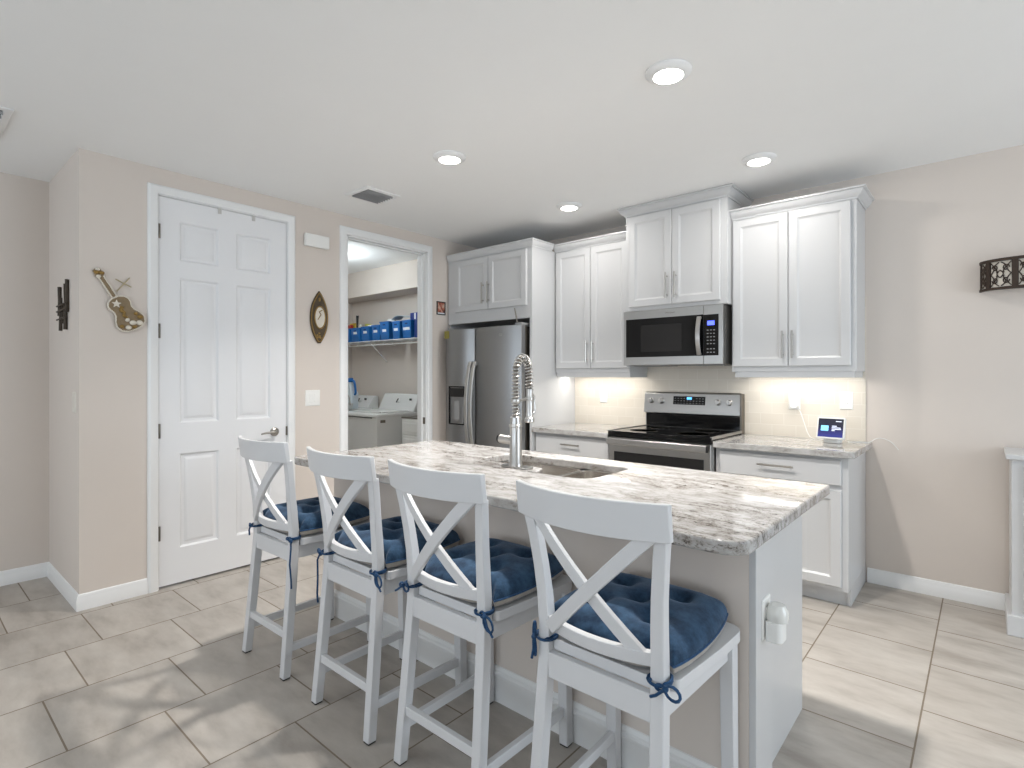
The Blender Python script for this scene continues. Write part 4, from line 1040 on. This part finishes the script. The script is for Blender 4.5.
# washer and dryer
def machine(x0, x1, ztop, label, cz, cx0, cx1, lidfront):
    t = thing('washing_machine' if not lidfront else 'clothes_dryer', label, 'laundry machine', ((x0+x1)/2, -.37, 0), None)
    yf, yb = -.70, -.03
    MB().box(x0, yb, .03, x1, yf, ztop-.04).build('case', M['appl'], t, .008, seg=3)
    rings = []
    for ins, z in ((0, ztop-.040), (0, ztop-.015), (.012, ztop)): rings.append([(x, y, z) for x, y in rpoly([(x0+ins, yf-.006+ins, .03), (x1-ins, yf-.006+ins, .03), (x1-ins, yb, .01), (x0+ins, yb, .01)])])
    MB().loft(rings).build('top', M['appl'], t, .002, ang=50)
    MB().box(x0+.05, yf-.0075, ztop-.052, x1-.08, yf-.004, ztop-.044).build('seam', M['dark'], t)
    MB().box(x0+.07, -.60, ztop+.0005, x1-.07, -.22, ztop+.014).build('lid', M['appl'], t, .006, seg=3)
    c = MB().prism([(-.205, ztop-.003), (-.195, ztop+.022), (-.105, cz), (-.085, cz+.003), (-.04, cz-.004), (-.032, ztop-.003)], cx0, cx1, lambda y, z, x: (x, y, z)).build('console', M['appl'], t, .014, seg=3)
    xk = cx0+(cx1-cx0)*.52; zk = (ztop+cz)/2+.02; yk = -.155
    kn = MB().ell((xk, yk-.012, zk), .026, .014, .026, 14, 8).build('dial', M['appl'], c)
    MB().bar((xk-.018, yk-.028, zk-.022), (xk+.014, yk-.020, zk+.024), .008, .012).build('dial_grip', M['dark'], kn, .002)
    MB().box(cx1-.13, yk-.004, zk+.005, cx1-.10, yk+.008, zk+.028).build('display_window', M['dark'], c)
    for x in (x0+.06, x1-.06):
        for y in (yf+.06, yb-.06): MB().lathe([(.02, 0), (.022, .008), (.016, .032), (0, .032)], (x, y, 0), seg=12).build('foot', M['dark'], t)
    return t
wm = machine(-1.718, -1.030, .920, 'white washing machine with slanted console, nearest the doorway edge', 1.112, -1.712, -1.036, False)
MB().box(-1.031, -.655, .820, -1.0285, -.590, .850).build('badge', M['hinge'], wm, .001, label='small dark badge on the side')
machine(-2.425, -1.740, .920, 'white dryer left of the washing machine, under the detergent jug', 1.075, -2.39, -1.93, True)
# drawer tower
t = thing('drawer_tower', 'narrow white drawer unit right of the washing machine', 'drawers', (-.66, -.30, 0))
MB().box(-.872, -.08, .01, -.47, -.49, .872).build('body', M['plastic'], t, .004)
MB().box(-.878, -.075, .872, -.464, -.497, .888).build('top', plain('grey_top', srgb(120, 114, 106), .5), t, .003, label='grey top board')
for i in range(5):
    z = .03+i*.168; MB().loops((-.862, -.500, z), (1, 0, 0), (0, 0, 1), (0, -1, 0), .382, .156, [(0, -.004), (.004, 0), (.03, 0), (.034, .004), (.06, .004)], back=-.012).build('drawer', M['plastic'], t, ang=25)
# things on the machines
t = thing('detergent_jug', 'pale jug with blue handle on the dryer at the doorway left edge', 'jug', (-1.86, -.47, .936))
MB().loft([[(x, y, z) for x, y in rpoly([(-1.955, -.52, .02), (-1.80, -.52, .02), (-1.80, -.41, .02), (-1.955, -.41, .02)])] for z in (.9355, 1.12)]+[[(x, y, 1.19) for x, y in rpoly([(-1.93, -.50, .015), (-1.85, -.50, .015), (-1.85, -.43, .015), (-1.93, -.43, .015)])], [(x, y, 1.25) for x, y in rpoly([(-1.915, -.49, .012), (-1.865, -.49, .012), (-1.865, -.44, .012), (-1.915, -.44, .012)])]]).build('bottle', plain('pale_translucent_plastic', srgb(205, 214, 220), .35), t, .003, ang=50)
MB().lathe([(.0, 0), (.030, 0), (.030, .045), (.026, .05), (0, .05)], (-1.89, -.465, 1.25), seg=18).build('cap', M['bin'], t)
MB().tube(smooth([(-1.865, -.468, 1.262), (-1.815, -.470, 1.262), (-1.785, -.472, 1.20), (-1.775, -.473, 1.125), (-1.795, -.470, 1.105)], 6), .014, 10).build('handle', M['bin'], t, label='blue handle')
t = thing('wire_basket', 'low pale basket with arched wire handle on the dryer', 'basket', (-1.74, -.50, .936))
o2 = lambda ins, z: [(x, y, z) for x, y in rpoly([(-2.10+ins, -.66+ins, .02), (-1.70-ins, -.66+ins, .02), (-1.70-ins, -.54-ins, .02), (-2.10+ins, -.54-ins, .02)])]
MB().loft([o2(.012, .9355), o2(.004, .985), o2(0, 1.005), o2(.006, 1.005), o2(.016, .945)]).build('tub', plain('pale_grey_plastic', srgb(196, 198, 196), .5), t, ang=50)
MB().tube([(-1.765+.075*-math.cos(PI*k/14), -.60, .985+.13*math.sin(PI*k/14)) for k in range(15)], .006, 8).build('wire_handle', M['nickel'], t)
MB().tube([(-1.84, -.60, .98), (-1.84, -.60, 1.085)], .008, 8).ell((-1.84, -.60, 1.09), .013, .013, .013, 10, 6).build('peg', M['hinge'], t)
